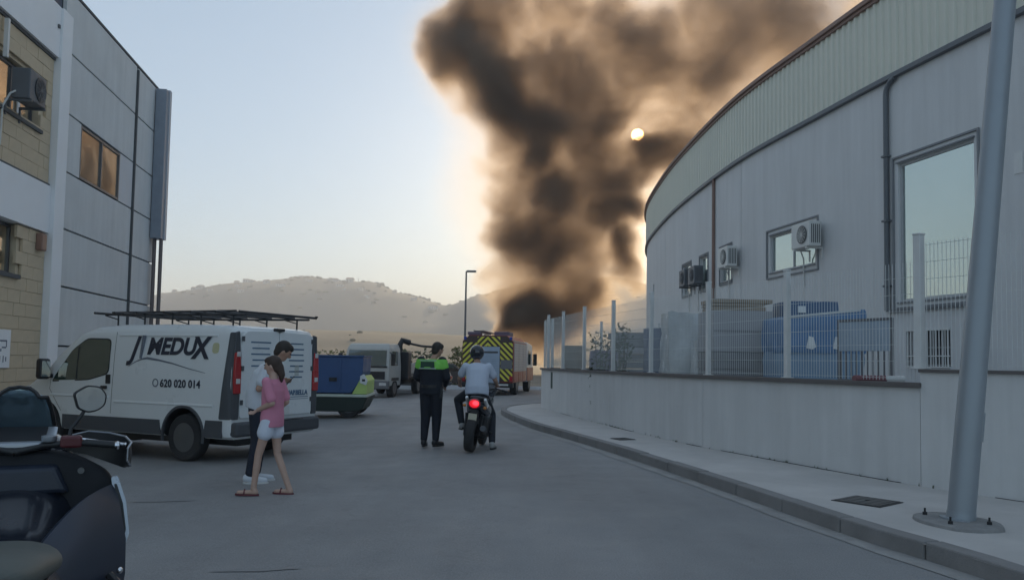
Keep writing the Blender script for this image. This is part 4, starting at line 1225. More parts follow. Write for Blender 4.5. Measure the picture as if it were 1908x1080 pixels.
# handlebars
for s_ in (-1, 1):
    hb = MB().tube([(-.02, 0, 1.02), (-.01, s_ * .12, 1.05), (-.05, s_ * .27, 1.065), (-.10, s_ * .46, 1.05)], [.02, .018, .016, .014], 10).build('handlebar', m_black, sc, smooth=True)
    MB().tube([(-.062, s_ * .315, 1.064), (-.105, s_ * .47, 1.049)], [.019, .019], 12).build('grip', m_black, hb, smooth=True)
    MB().lathe([(.02, 0), (.022, .01), (.018, .02)], 'y', (-.105, s_ * .47, 1.049), 12).build('bar_end', m_chrome, hb)
    MB().box(-.08, -.01, s_ * .20, s_ * .30, 1.04, 1.10).build('switch_box', mat('dark_red_plastic', (0.09, 0.015, 0.02), .4) if s_ < 0 else m_black, hb, bevel=.012)
    MB().tube([(.0, s_ * .25, 1.075), (.03, s_ * .29, 1.075), (.0, s_ * .40, 1.06), (-.035, s_ * .50, 1.045)], [.008, .007, .006, .009], 8).build('brake_lever', m_chrome, hb, smooth=True)
    MB().ball((-.037, s_ * .503, 1.045), .012, 10, 8).build('lever_tip', m_chrome, hb, smooth=True)
    # hand guard: closed faceted loop wrapped round the grip
    gd = []
    for (x, y, z, hh) in ((.07, .23, 1.05, .035), (.11, .33, 1.045, .06), (.09, .43, 1.02, .075), (.02, .505, 1.0, .08), (-.07, .53, .995, .06), (-.12, .51, 1.0, .03)):
        gd.append([Vector((x + .006, s_ * y, z + hh)), Vector((x + .012, s_ * (y + .006), z)), Vector((x + .006, s_ * y, z - hh)), Vector((x - .006, s_ * (y - .008), z - hh)), Vector((x - .002, s_ * (y - .008), z)), Vector((x - .006, s_ * (y - .006), z + hh))])
    go_ = MB().rings(gd).build('hand_guard', m_black, sc, smooth=True, ang=50)
    MB().tube([g_[0] + Vector((0, 0, .002)) for g_ in gd] + [g_[2] for g_ in reversed(gd)], .0055, 6).build('guard_edge', m_silver, go_, smooth=True)
    mirror(sc, None, [(.0, s_ * .24, 1.08), (.01, s_ * .245, 1.13), (.02, s_ * .28, 1.18), (.03, s_ * .31, 1.235)], (.03, s_ * .325, 1.285), (-.86, -s_ * .2 + (-.45 if s_ < 0 else 0), .02), .165, .11)
wheel(sc, .62, 0, .29, .12, -1)
wheel(sc, -1.05, 0, .28, .15, -1)
for s_ in (-1, 1):
    MB().tube([(.62, s_ * .09, .29), (.45, s_ * .09, .62)], .022, 8).build('fork_leg', m_black, sc, smooth=True)
MB().box(-1.1, -.6, -.18, .18, .2, .38).build('engine', m_black, sc, bevel=.03)
MB().tube([(-.7, -.2, .26), (-1.0, -.24, .3), (-1.4, -.26, .42)], [.03, .055, .06], 14).build('exhaust', m_silver, sc, smooth=True)
MB().tube([(-.45, .15, .2), (-.40, .30, .015)], .012, 8).build('side_stand', m_black, sc)

# ------------------------------------------------------------------ motorcycle ridden in the road
mo = empty('motorcycle', (-.59, 13.75, 0), R(90 - 3), 'small dark motorcycle with a glowing red brake lamp and pale number plate, seen from behind', 'motorcycle')
mo.rotation_euler = (R(7.0), 0, R(90 - 8))
loft([(-.62, .80, .03, .05), (-.55, .77, .09, .12), (-.35, .72, .13, .18), (-.1, .64, .18, .21), (.1, .6, .2, .2), (.3, .70, .16, .12), (.5, .78, .14, .14), (.62, .80, .10, .12), (.7, .8, .04, .05)]).build('body', m_sblack, mo, smooth=True, ang=0, sub=1)
loft([(-.60, .87, .03, .09), (-.45, .88, .04, .13), (-.1, .84, .04, .14), (.15, .83, .04, .12), (.22, .83, .02, .06)]).build('seat', m_black, mo, smooth=True, ang=0, sub=1)
loft([(.55, .85, .05, .1), (.65, .98, .10, .14), (.72, .98, .08, .1), (.76, .96, .03, .05)]).build('front_cowl', m_sblack, mo, smooth=True, ang=0)
m_brake = emit('brake_light', (1.0, 0.04, 0.06), 1.6)
tl = MB().ball((-.63, 0, .79), (.045, .105, .085), 18, 12).build('tail_lamp', m_red, mo, smooth=True)
MB().ball((-.668, -.02, .80), (.016, .055, .04), 14, 10).build('lamp_bulb', m_brake, tl, smooth=True)
MB().ball((-.655, .0, .79), (.022, .085, .066), 14, 10).build('lamp_glow', emit('brake_light_outer', (0.9, 0.015, 0.03), .55), tl, smooth=True)
MB().box(-.66, -.652, -.07, .07, .46, .63).build('number_plate', mat('plate_yellow_white', (0.5, 0.47, 0.36), .5), mo, bevel=.004)
MB().prism([(-.62, .70), (-.30, .66), (-.42, .52), (-.62, .40)], -.06, .06).build('rear_mudguard', m_black, mo, bevel=.01)
for s_ in (1, -1):
    MB().prism(rpoly([(-.60, .86), (-.56, .90), (-.2, .76), (-.15, .68), (-.3, .70)], .02, 2), s_ * .135, s_ * .175).build('side_panel', m_vwhite, mo, bevel=.01)
    MB().ball((-.58, s_ * .17, .74), (.03, .03, .025), 10, 8).build('indicator', m_amber, mo, smooth=True)
    hb = MB().tube([(.5, 0, .98), (.48, s_ * .15, 1.02), (.40, s_ * .34, 1.0)], .013, 8).build('handlebar', m_black, mo, smooth=True)
    MB().tube([(.43, s_ * .26, 1.01), (.395, s_ * .37, .995)], .019, 8).build('grip', m_black, hb)
    MB().tube([(.62, s_ * .08, .3), (.5, s_ * .08, .85)], .02, 8).build('fork_leg', m_black, mo, smooth=True)
    MB().tube([(-.50, s_ * .13, .62), (-.45, s_ * .10, .28)], .026, 10).build('shock_absorber', m_black, mo, smooth=True)
    MB().tube([(-.05, s_ * .12, .32), (-.05, s_ * .26, .31)], .014, 8).build('foot_peg', m_black, mo)
wheel(mo, -.50, 0, .29, .15, 1)
wheel(mo, .66, 0, .29, .10, 1)
MB().box(-.3, .3, -.19, .19, .20, .60).build('engine', m_black, mo, bevel=.04)
MB().tube([(-.1, -.16, .30), (-.4, -.19, .34), (-.68, -.2, .42)], [.03, .05, .05], 12).build('exhaust', m_bumper, mo, smooth=True)
MB().box(-.55, -.1, .05, .09, .24, .34).build('swing_arm', m_black, mo, bevel=.01)

# ------------------------------------------------------------------ people
def V(*a): return Vector(a)
def capsule(mb, a, b, ra, rb, n=12):
    a, b = Vector(a), Vector(b)
    mb.tube([a, b], [ra, rb], n); mb.ball(a, ra, n, 8); mb.ball(b, rb, n, 8)
def limb(mb, pts, rr):
    for (a, b, ra, rb) in zip(pts, pts[1:], rr, rr[1:]): capsule(mb, a, b, ra, rb)
def torso(mb, rings, n=18):
    """rings: (centre, half width, half depth, right vector, forward vector)"""
    rs = []
    for c, w_, d_, rt, fw in rings:
        rs.append([Vector(c) + Vector(rt) * (w_ * math.copysign(abs(math.cos(2 * PI * k / n)) ** .85, math.cos(2 * PI * k / n))) + Vector(fw) * (d_ * math.sin(2 * PI * k / n)) for k in range(n)])
    mb.rings(rs)
def solid(mb, name, mt_, parent, vox=.012, sm=5):
    """fuse overlapping shapes into one continuous surface"""
    o = mb.build(name, mt_, None)
    r_ = o.modifiers.new('r', 'REMESH'); r_.mode = 'VOXEL'; r_.voxel_size = vox
    s_ = o.modifiers.new('s', 'SMOOTH'); s_.factor = .5; s_.iterations = sm
    bpy.context.view_layer.update()
    me = bpy.data.meshes.new_from_object(o.evaluated_get(bpy.context.evaluated_depsgraph_get()))
    o.modifiers.clear(); o.data = me
    me.polygons.foreach_set('use_smooth', [True] * len(me.polygons))
    o.parent = parent
    return o
m_skin = mat('skin', (0.42, 0.25, 0.18), 0.55, var=0.08, scale=8)
m_skinp = mat('skin_pale', (0.50, 0.33, 0.26), 0.55, var=0.08, scale=8)
m_hair = mat('dark_hair', (0.025, 0.018, 0.014), 0.6, var=0.3, scale=30, bump=.5, bscale=150)
m_hairb = mat('brown_hair', (0.05, 0.03, 0.022), 0.6, var=0.3, scale=30, bump=.5, bscale=150)

def person(loc, rz, label, J, scale=1.0, skin=None, build=1.0, hand_curl=.6):
    root = empty('person', loc, rz, label, 'person')
    root.scale = (scale,) * 3
    sk = skin or m_skin
    D = dict(pel=(0, 0, .93), wst=(0, 0, 1.07), cst=(0, .0, 1.28), nek=(0, -.005, 1.45), hed=(0, .02, 1.62),
             shr=(.185, 0, 1.41), elr=(.24, -.02, 1.13), wrr=(.25, .06, .88), shl=(-.185, 0, 1.41), ell=(-.24, -.02, 1.13), wrl=(-.25, .06, .88),
             hir=(.09, 0, .92), knr=(.10, .03, .50), anr=(.11, -.02, .09), hil=(-.09, 0, .92), knl=(-.10, .03, .50), anl=(-.11, -.02, .09),
             toer=(.12, .16, .03), toel=(-.12, .16, .03), look=(0, 1, 0), face=(0, 1, 0), face_low=(0, 1, 0))
    D.update(J)
    J = {k: Vector(v) for k, v in D.items()}
    lk = J['look'].normalized(); up = V(0, 0, 1); lr = lk.cross(up).normalized(); lu = lr.cross(lk)
    fu = Vector(J['face']).normalized(); ru = fu.cross(up).normalized()
    fl = Vector(J['face_low']).normalized(); rl = fl.cross(up).normalized()
    b = MB(); k = build
    spine = (J['nek'] - J['pel']).normalized()
    F = lambda f: (f - spine * f.dot(spine)).normalized()
    torso(b, [(J['pel'] - V(0, 0, .07), .10 * k, .07 * k, rl, F(fl)), (J['pel'], .155 * k, .11 * k, rl, F(fl)), (J['wst'], .135 * k, .095 * k, rl, F(fl)), (J['cst'], .165 * k, .115 * k, ru, F(fu)),
              (J['cst'] + (J['nek'] - J['cst']) * .55, .17 * k, .095 * k, ru, F(fu)), (J['cst'] + (J['nek'] - J['cst']) * .85, .11 * k, .07 * k, ru, F(fu)), (J['nek'], .06, .058, ru, F(fu))])
    capsule(b, J['nek'], J['hed'] - lu * .07, .056, .052)
    H = Matrix((lr, lk, lu)).transposed()
    b.ball(J['hed'] + lu * .01, (.076, .096, .115), 18, 14, H)
    b.ball(J['hed'] + lk * .02 - lu * .065, (.055, .065, .055), 12, 8, H)
    b.ball(J['hed'] + lk * .10 - lu * .015, (.014, .02, .024), 8, 6, H)
    for s_ in (-1, 1): b.ball(J['hed'] + lr * .077 * s_ - lu * .01, (.012, .02, .032), 8, 6, H)
    for s_, a in ((1, 'r'), (-1, 'l')):
        limb(b, [J['sh' + a], J['el' + a], J['wr' + a]], [.052 * k, .040, .026])
        limb(b, [J['hi' + a], J['kn' + a], J['an' + a]], [.085 * k, .055 * k, .036])
        c_ = J['kn' + a].lerp(J['an' + a], .3); capsule(b, c_, c_ + (J['an' + a] - c_) * .2, .052 * k, .045)
        toe = J['toe' + a]; heel = J['an' + a] + (J['an' + a] - toe).normalized() * .03; heel.z = toe.z + .01
        capsule(b, heel, toe, .034, .028); capsule(b, J['an' + a], heel, .036, .034)
        # hand: palm, four curled fingers, thumb
        d = (J['wr' + a] - J['el' + a]).normalized()
        side = d.cross(fu); side = side.normalized() if side.length > .1 else rl
        pn = side.cross(d).normalized()
        palm = J['wr' + a] + d * .05
        b.ball(palm, (.036, .048, .016), 10, 8, Matrix((side, d, pn)).transposed())
        for q in range(4):
            p0 = palm + side * (-.027 + .018 * q) + d * .035
            l_ = (.030, .036, .034, .026)[q]
            p1 = p0 + d * l_; p2 = p1 + (d * (1 - hand_curl) + pn * hand_curl).normalized() * l_ * .9
            limb(b, [p0, p1, p2], [.0095, .009, .008])
        t0 = palm - side * .034 - d * .02
        limb(b, [t0, t0 - side * .018 + d * .03, t0 - side * .012 + d * .055 + pn * .015], [.011, .010, .009])
    solid(b, 'body', sk, root, .009, 3)
    for s_ in (-1, 1):
        MB().ball(J['hed'] + lk * .092 + lr * .031 * s_ + lu * .018, .009, 8, 6).build('eye', m_black, root, smooth=True)
    return root, J, (lr, lk, lu), (ru, fu, rl, fl, F), F

def hair(root, J, ax, m_, long_=0, bun=False):
    lr, lk, lu = ax; H = Matrix((lr, lk, lu)).transposed()
    b = MB()
    b.ball(J['hed'] + lu * .028 - lk * .018, (.087, .100, .107), 18, 12, H)
    b.ball(J['hed'] + lu * .07 + lk * .025, (.068, .075, .052), 14, 8, H)
    b.ball(J['hed'] - lu * .03 - lk * .045, (.070, .060, .070), 14, 8, H)
    if bun: b.ball(J['hed'] - lk * .12 + lu * .03, (.035, .04, .035), 10, 8, H)
    if long_:
        limb(b, [J['hed'] - lk * .08 - lu * .02, J['hed'] - lk * .10 - lu * .12, J['hed'] - lk * .09 - lu * long_], [.055, .045, .02])
    return solid(b, 'hair', m_, root, .010, 2)
def shirt(root, J, fr, m_, k=1.0, sleeve=.7, hem=.10, name='shirt', loose=1.0, full=False):
    ru, fu, rl, fl, F = fr
    b = MB()
    torso(b, [(J['pel'] - V(0, 0, hem - .03), .165 * k * loose, .120 * k * loose, rl, F(fl)), (J['pel'] + V(0, 0, .03), .168 * k * loose, .122 * k * loose, rl, F(fl)), (J['wst'], .155 * k * loose, .115 * k * loose, rl, F(fl)), (J['cst'], .182 * k, .130 * k, ru, F(fu)),
              (J['cst'] + (J['nek'] - J['cst']) * .55, .188 * k, .108 * k, ru, F(fu)), (J['cst'] + (J['nek'] - J['cst']) * .85, .125 * k, .082 * k, ru, F(fu)), (J['nek'] - V(0, 0, .01), .072, .070, ru, F(fu))])
    for a in 'rl':
        s, e, w_ = J['sh' + a], J['el' + a], J['wr' + a]
        if full: limb(b, [s, e, e.lerp(w_, .93)], [.068 * k, .054 * k, .040])
        else: limb(b, [s - V(0, 0, .012), s.lerp(e, sleeve)], [.063 * k, .060 * k * loose])
    return solid(b, name, m_, root, .010, 5)
def trousers(root, J, fr, m_, k=1.0, short=None, name='trousers', loose=1.0):
    ru, fu, rl, fl, F = fr
    b = MB()
    torso(b, [(J['pel'] - V(0, 0, .09), .12 * k, .09 * k, rl, F(fl)), (J['pel'], .164 * k, .120 * k, rl, F(fl)), (J['pel'] + V(0, 0, .09), .15 * k, .108 * k, rl, F(fl))])
    for a in 'rl':
        h, kn, an = J['hi' + a], J['kn' + a], J['an' + a]
        if short is not None:
            limb(b, [h, h.lerp(kn, short)], [.098 * k, .095 * k * loose])
        else:
            limb(b, [h, kn, kn.lerp(an, .92)], [.098 * k, .073 * k * loose, .058 * loose])
    return solid(b, name, m_, root, .010, 5)
def shoes(root, J, m_, m_sole, sandal=False):
    for a in 'rl':
        toe = J['toe' + a]; an = J['an' + a]
        heel = an + (an - toe).normalized() * .035; heel.z = toe.z + .012
        d = (toe - heel); d.z = 0; d.normalize(); sd = V(-d.y, d.x, 0)
        sole = MB()
        o_ = []
        for q in range(16):
            an_ = 2 * PI * q / 16
            o_.append(heel.lerp(toe, .52) + d * (math.cos(an_) * ((toe - heel).length / 2 + .045)) + sd * (math.sin(an_) * (.046 + .008 * math.cos(an_))))
        sole.rings([[V(p.x, p.y, toe.z - .03) for p in o_], [V(p.x, p.y, toe.z - .008) for p in o_]])
        so = sole.build('shoe' if not sandal else 'sandal', m_sole, root, smooth=True, ang=50)
        b = MB()
        if sandal:
            b.tube([heel.lerp(toe, .62) + sd * .045 + V(0, 0, -.012), heel.lerp(toe, .66) + V(0, 0, .038), heel.lerp(toe, .62) - sd * .045 + V(0, 0, -.012)], .010, 6)
            u_ = b.build('strap', m_, root, smooth=True); u_.parent = so
        else:
            capsule(b, heel + V(0, 0, .018), toe + V(0, 0, .006), .046, .038); capsule(b, an - V(0, 0, .01), heel + V(0, 0, .03), .046, .046)
            u_ = solid(b, 'upper', m_, root, .010, 3); u_.parent = so

# police officer, back to the camera, head turned to the rider
m_navy = mat('navy_uniform', (0.010, 0.013, 0.022), 0.8, var=0.25, scale=5)
m_hiv = mat('hi_vis_green', (0.22, 0.62, 0.09), 0.6, var=0.06)
m_refl = mat('reflective_grey', (0.45, 0.52, 0.50), 0.35)
m_vestd = mat('vest_dark_green', (0.03, 0.07, 0.05), 0.7)
root, J, ax, fr, F = person((-1.37, 13.9, 0), R(-14), 'police officer in black uniform and green hi-vis yoke standing beside the motorcycle', dict(
    hed=(.075, .07, 1.60), nek=(.02, .015, 1.44), cst=(0, .01, 1.27), look=(.55, .8, -.25), face=(.15, 1, 0),
    ell=(-.27, .03, 1.15), wrl=(-.16, .20, 1.02), elr=(.26, .03, 1.14), wrr=(.17, .22, 1.0),
    hil=(-.085, 0, .92), anl=(-.10, -.02, .09), knl=(-.095, .03, .5), anr=(.09, .02, .09), knr=(.09, .05, .5), toer=(.15, .18, .03), toel=(-.13, .15, .03)), 1.035, build=1.16)
shirt(root, J, fr, m_navy, 1.2, full=True, hem=.10, name='jacket')
trousers(root, J, fr, m_navy, 1.17)
shoes(root, J, m_black, m_black)
ru, fu, rl, fl, F = fr
b = MB()
torso(b, [(J['cst'] - V(0, 0, .0), .223, .165, ru, F(fu)), (J['cst'] + V(0, 0, .03), .225, .165, ru, F(fu)), (J['cst'] + (J['nek'] - J['cst']) * .55, .224, .138, ru, F(fu)), (J['cst'] + (J['nek'] - J['cst']) * .9, .13, .105, ru, F(fu)), (J['nek'] + V(0, 0, .0), .088, .088, ru, F(fu))])
for a in 'rl': limb(b, [J['sh' + a] - V(0, 0, .012), J['sh' + a].lerp(J['el' + a], .34)], [.087, .083])
ve = solid(b, 'hi_vis_vest', m_hiv, root, .010, 2)
b = MB().rings([[J['cst'] + ru * x + F(fu) * (-.166 + .02 * (abs(x) / .13) ** 2 - y) + V(0, 0, z) for x, z in ((-.13, .02), (.13, .02), (.12, .125), (-.12, .125))] for y in (.0, .012)])
b.build('vest_back_panel', m_vestd, ve)
for z in (.005, .135):
    b = MB().rings([[J['cst'] + ru * x + F(fu) * (-.168 + .02 * (abs(x) / .13) ** 2 - y + (.02 if z > .1 else 0)) + V(0, 0, z + q) for x, q in ((-.15, 0), (0, 0), (.15, 0), (.15, .018), (0, .018), (-.15, .018))] for y in (.0, .016)])
    b.build('reflective_strip', m_refl, ve)
hair(root, J, ax, m_hair)
bl = MB().torus if False else None
b = MB(); b.lathe([(.168, -.03), (.172, -.03), (.172, .02), (.168, .02)], 'z', tuple(J['pel'] + V(0, 0, .07)), 24, cap=False)
bo = b.build('belt', m_black, root, smooth=True); 
MB().box(.14, .20, -.06, .03, .80, .98).build('holster', m_black, root, bevel=.01)
MB().box(-.20, -.15, .0, .05, .92, 1.02).build('radio', m_black, root, bevel=.008)
MB().ball((-.285, .02, 1.11), (.022, .012, .022), 10, 8).build('reflective_badge', emit('badge_glint', (1, .95, .85), .5) if False else m_clear, root, smooth=True)

# rider sitting on the motorcycle
m_blueT = mat('light_blue_tshirt', (0.52, 0.57, 0.68), 0.85, var=0.06, scale=4)
m_jean = mat('dark_trousers', (0.018, 0.022, 0.032), 0.85, var=0.2)
root, J, ax, fr, F = person((-.60, 13.62, 0), R(-3), 'rider in pale blue t-shirt and dark helmet sitting on the motorcycle', dict(
    pel=(0.02, .10, .98), wst=(0.02, .12, 1.11), cst=(.02, .19, 1.29), nek=(.01, .24, 1.44), hed=(-.01, .30, 1.585), look=(-.25, 1, -.12),
    shr=(.20, .23, 1.39), elr=(.31, .36, 1.15), wrr=(.33, .60, 1.06), shl=(-.19, .23, 1.39), ell=(-.31, .36, 1.17), wrl=(-.33, .62, 1.06),
    hir=(.10, .12, .93), knr=(.26, .34, .56), anr=(.30, .04, .10), toer=(.33, .18, .03), hil=(-.10, .12, .93), knl=(-.33, .38, .80), anl=(-.24, .22, .40), toel=(-.27, .38, .33)), 1.0, build=1.05)
shirt(root, J, fr, m_blueT, 1.12, sleeve=.62, hem=.12, loose=1.1)
trousers(root, J, fr, m_jean, 1.05)
shoes(root, J, mat('light_trainer', (0.35, 0.35, 0.35), .7), m_black)
lr, lk, lu = ax; H = Matrix((lr, lk, lu)).transposed()
hl = MB().ball(J['hed'] + lu * .035 - lk * .01, (.125, .145, .135), 20, 14, H).build('helmet', m_sblack, root, smooth=True)
MB().ball(J['hed'] + lu * .02 + lk * .03, (.118, .122, .075), 18, 10, H).build('visor', m_carglass, hl, smooth=True)
MB().ball(J['hed'] + lu * .02 - lk * .125, (.05, .02, .02), 10, 8, H).build('helmet_vent', m_silver, hl, smooth=True)

# man in white t-shirt looking at his phone
m_whT = mat('white_tshirt', (0.62, 0.65, 0.70), 0.85, var=0.05, scale=4)
m_trs = mat('navy_trousers', (0.02, 0.025, 0.04), 0.85, var=0.2)
root, J, ax, fr, F = person((-3.14, 10.0, gz(-3.14)), R(-72), 'man in white t-shirt and dark trousers looking down at a phone by the van doors', dict(
    hed=(0.0, .29, 1.565), nek=(0, .17, 1.43), cst=(0, .07, 1.27), shr=(.185, .12, 1.40), shl=(-.185, .12, 1.40), look=(0.0, 1, -.62),
    elr=(.24, .02, 1.12), wrr=(.12, .26, 1.19), ell=(-.25, -.01, 1.13), wrl=(-.22, .08, .91),
    anr=(.10, -.05, .09), knr=(.10, .02, .5), toer=(.12, .12, .03), anl=(-.10, .02, .09), knl=(-.10, .06, .5), toel=(-.11, .20, .03)), 1.03)
shirt(root, J, fr, m_whT, 1.05, sleeve=.72, loose=1.08)
trousers(root, J, fr, m_trs, 1.0)
shoes(root, J, m_whT, m_white)
hair(root, J, ax, m_hair)
pm = root.matrix_basis
ph = MB().box(-.036, .036, -.005, .005, -.075, .075).build('mobile_phone', m_black, None, bevel=.006)
tag(ph, 'dark mobile phone held up by the man in white', 'phone')
ph.matrix_world = pm @ Matrix.Translation((.09, .375, 1.215)) @ Matrix.Rotation(R(-40), 4, 'X')
MB().box(-.032, .032, -.0058, -.0052, -.068, .068).build('screen', m_carglass, ph)

# person in pink t-shirt and white shorts walking left
m_pink = mat('pink_tshirt', (0.62, 0.24, 0.34), 0.85, var=0.10, scale=5)
m_shorts = mat('white_shorts', (0.66, 0.70, 0.80), 0.85, var=0.06, scale=5)
m_sand = mat('maroon_sandal', (0.13, 0.03, 0.04), 0.6)
root, J, ax, fr, F = person((-2.66, 9.05, gz(-2.66)), R(80), 'young person in pink t-shirt, white shorts and dark red sandals walking past the van doors', dict(
    hed=(0.01, .02, 1.59), look=(-.15, 1, -.12), nek=(0, .0, 1.44),
    elr=(.19, -.09, 1.14), wrr=(.17, .08, .99), ell=(-.20, -.09, 1.14), wrl=(-.14, .12, 1.05),
    anr=(.10, -.20, .09), knr=(.09, -.04, .5), toer=(.11, -.03, .03), anl=(-.09, .17, .09), knl=(-.09, .12, .5), toel=(-.10, .36, .03)), .90, skin=m_skinp, build=.86)
shirt(root, J, fr, m_pink, .95, sleeve=.8, hem=.12, loose=1.12)
trousers(root, J, fr, m_shorts, .95, short=.36, name='shorts', loose=1.1)
shoes(root, J, m_sand, m_sand, sandal=True)
hair(root, J, ax, m_hairb, long_=.20)

# ------------------------------------------------------------------ far vehicles
def clip(poly, x0, x1, y0, y1):
    def cl(ps, f, inter):
        out = []
        for i in range(len(ps)):
            a, b = ps[i - 1], ps[i]
            if f(b):
                if not f(a): out.append(inter(a, b))
                out.append(b)
            elif f(a): out.append(inter(a, b))
        return out
    def ix(v): return lambda a, b: (v, a[1] + (b[1] - a[1]) * (v - a[0]) / (b[0] - a[0]))
    def iy(v): return lambda a, b: (a[0] + (b[0] - a[0]) * (v - a[1]) / (b[1] - a[1]), v)
    for f, g_ in ((lambda p: p[0] >= x0, ix(x0)), (lambda p: p[0] <= x1, ix(x1)), (lambda p: p[1] >= y0, iy(y0)), (lambda p: p[1] <= y1, iy(y1))):
        if not poly: return poly
        poly = cl(poly, f, g_)
    return poly
m_fy = mat('fluorescent_yellow', (0.72, 0.66, 0.08), 0.5, var=0.06)
m_fd = mat('chevron_maroon', (0.06, 0.035, 0.03), 0.5)
m_fred = mat('engine_red', (0.30, 0.04, 0.035), 0.35)
m_shut = mat('roller_shutter', (0.42, 0.43, 0.47), 0.4, metal=0.3)
m_door = mat('pale_blue_shutter', (0.36, 0.44, 0.55), 0.45)
m_beac = mat('blue_beacon', (0.03, 0.06, 0.35), 0.2)
m_crates = mat('grey_metal_dark', (0.16, 0.16, 0.17), 0.5)

fe = empty('fire_engine', (-1.04, 35.4, 0), R(-8.6), 'fire engine with yellow and maroon rear chevrons and pale shutter, under the smoke', 'fire engine')
MB().prism([(-1.14, .55), (1.14, .55), (1.14, 2.35), (.85, 2.62), (-.85, 2.62), (-1.14, 2.35)], .03, 4.4).build('body', m_fred, fe, bevel=.02)
rp = MB().prism([(-1.12, .60), (1.12, .60), (1.12, 2.34), (.84, 2.60), (-.84, 2.60), (-1.12, 2.34)], .0, .028).build('rear_panel', m_fd, fe)
k = 0
for s_ in (-1, 1):
    for z in [.2 + .26 * i for i in range(14)]:
        # stripes rise towards the middle on both sides
        p = [(0, z + 1.2), (0, z + 1.33), (s_ * 1.2, z + .13), (s_ * 1.2, z)]
        if s_ < 0: p = list(reversed(p))
        a, b = (-1.11, -.47) if s_ < 0 else (.56, 1.11)
        q = clip(p, a, b, .62, 2.30)
        if len(q) > 2: MB().rings([[Vector((x, -.012, zz)) for x, zz in q], [Vector((x, -.001, zz)) for x, zz in q]]).build('stripe', m_fy, rp)
        q = clip(p, -.46 if s_ < 0 else 0.002, -.002 if s_ < 0 else .55, 2.14, 2.56)
        if len(q) > 2: MB().rings([[Vector((x, -.012, zz)) for x, zz in q], [Vector((x, -.001, zz)) for x, zz in q]]).build('stripe', m_fy, rp)
ds_ = MB().box(-.44, .54, -.035, -.014, .50, 2.12).build('rear_shutter', m_door, fe, bevel=.01)
MB().box(-.36, .46, -.05, -.037, 1.84, 1.92).build('shutter_slot', m_bumper, ds_)
for i in range(12): MB().box(-.40, .50, -.040, -.036, .58 + i * .1, .585 + i * .1).build('slat_line', m_crates, ds_)
MB().box(.30, .50, -.06, -.036, .56, .62).build('handle', m_chrome, ds_)
MB().box(.58, 1.10, -.03, -.013, 1.15, 1.55).build('side_locker', m_crates, fe)
MB().box(-1.15, 1.15, -.10, .2, .34, .54).build('rear_bumper', m_black, fe, bevel=.02)
MB().box(.45, .95, -.115, -.101, .43, .50).build('number_plate', m_white, fe)
for s_ in (-1, 1):
    MB().box(s_ * .98, s_ * 1.12, -.04, -.014, .62, .84).build('tail_lamp', m_red, fe)
    MB().box(s_ * .96, s_ * 1.08, -.02, .12, 2.42, 2.56).build('beacon', m_beac, fe, bevel=.02)
    for y in (.5, 4.9):
        pass
for y0, y1 in ((.25, 1.55), (1.65, 2.95), (3.05, 4.25)):
    for s_ in (-1, 1):
        sh = MB().box(s_ * 1.142, s_ * 1.165, y0, y1, 1.05, 2.30).build('locker_shutter', m_shut, fe)
        for i in range(10): MB().box(s_ * 1.166, s_ * 1.170, y0 + .02, y1 - .02, 1.12 + i * .12, 1.126 + i * .12).build('slat_line', m_crates, sh)
        MB().box(s_ * 1.142, s_ * 1.16, y0, y1, .60, 1.0).build('lower_locker', m_fred, fe)
MB().box(-1.16, 1.16, .1, 4.3, 2.36, 2.40).build('roof_rail', m_shut, fe)
for s_ in (-1, 1):
    ld = MB().tube([(-.45 + s_ * .2, .1, 2.82), (-.45 + s_ * .2, 4.3, 2.80)], .03, 6).build('ladder_rail', m_crates, fe)
for i in range(12): MB().tube([(-.65, .3 + i * .33, 2.82), (-.25, .3 + i * .33, 2.82)], .018, 6).build('ladder_rung', m_crates, fe)
MB().box(-.95, -.35, .15, .5, 2.63, 2.78).box(.1, .8, 1.0, 2.2, 2.62, 2.82).build('roof_kit', mat('purple_grey_kit', (0.14, 0.11, 0.16), .6), fe, bevel=.03)
cbm = MB().prism([(4.6, .5), (6.9, .5), (6.95, 1.3), (6.6, 2.35), (4.6, 2.45)], -1.14, 1.14, plane='yz').build('cab', m_vwhite, fe, bevel=.05)
MB().prism([(4.62, .55), (6.92, .55), (6.96, 1.2), (4.62, 1.2)], -1.16, 1.16, plane='yz').build('cab_lower', m_fred, fe)
for s_ in (-1, 1):
    MB().box(s_ * 1.145, s_ * 1.16, 5.0, 5.9, 1.35, 2.05).build('cab_window', m_carglass, fe, bevel=.02)
    MB().box(s_ * 1.2, s_ * 1.4, 6.5, 6.6, 1.3, 1.9).build('door_mirror', m_black, fe, bevel=.03)
def wheel_y(parent, x, y, r, w_, s_):
    o = wheel(parent, 0, 0, r, w_, -1 if s_ > 0 else 1)
    o.location = (x, y, r); o.rotation_euler = (0, 0, R(90)); return o
for s_ in (-1, 1):
    for y in (1.3, 5.6): wheel_y(fe, s_ * 1.0, y, .46, .28, s_)
MB().box(-.5, .5, .2, 6.6, .4, .6).build('chassis', m_black, fe)

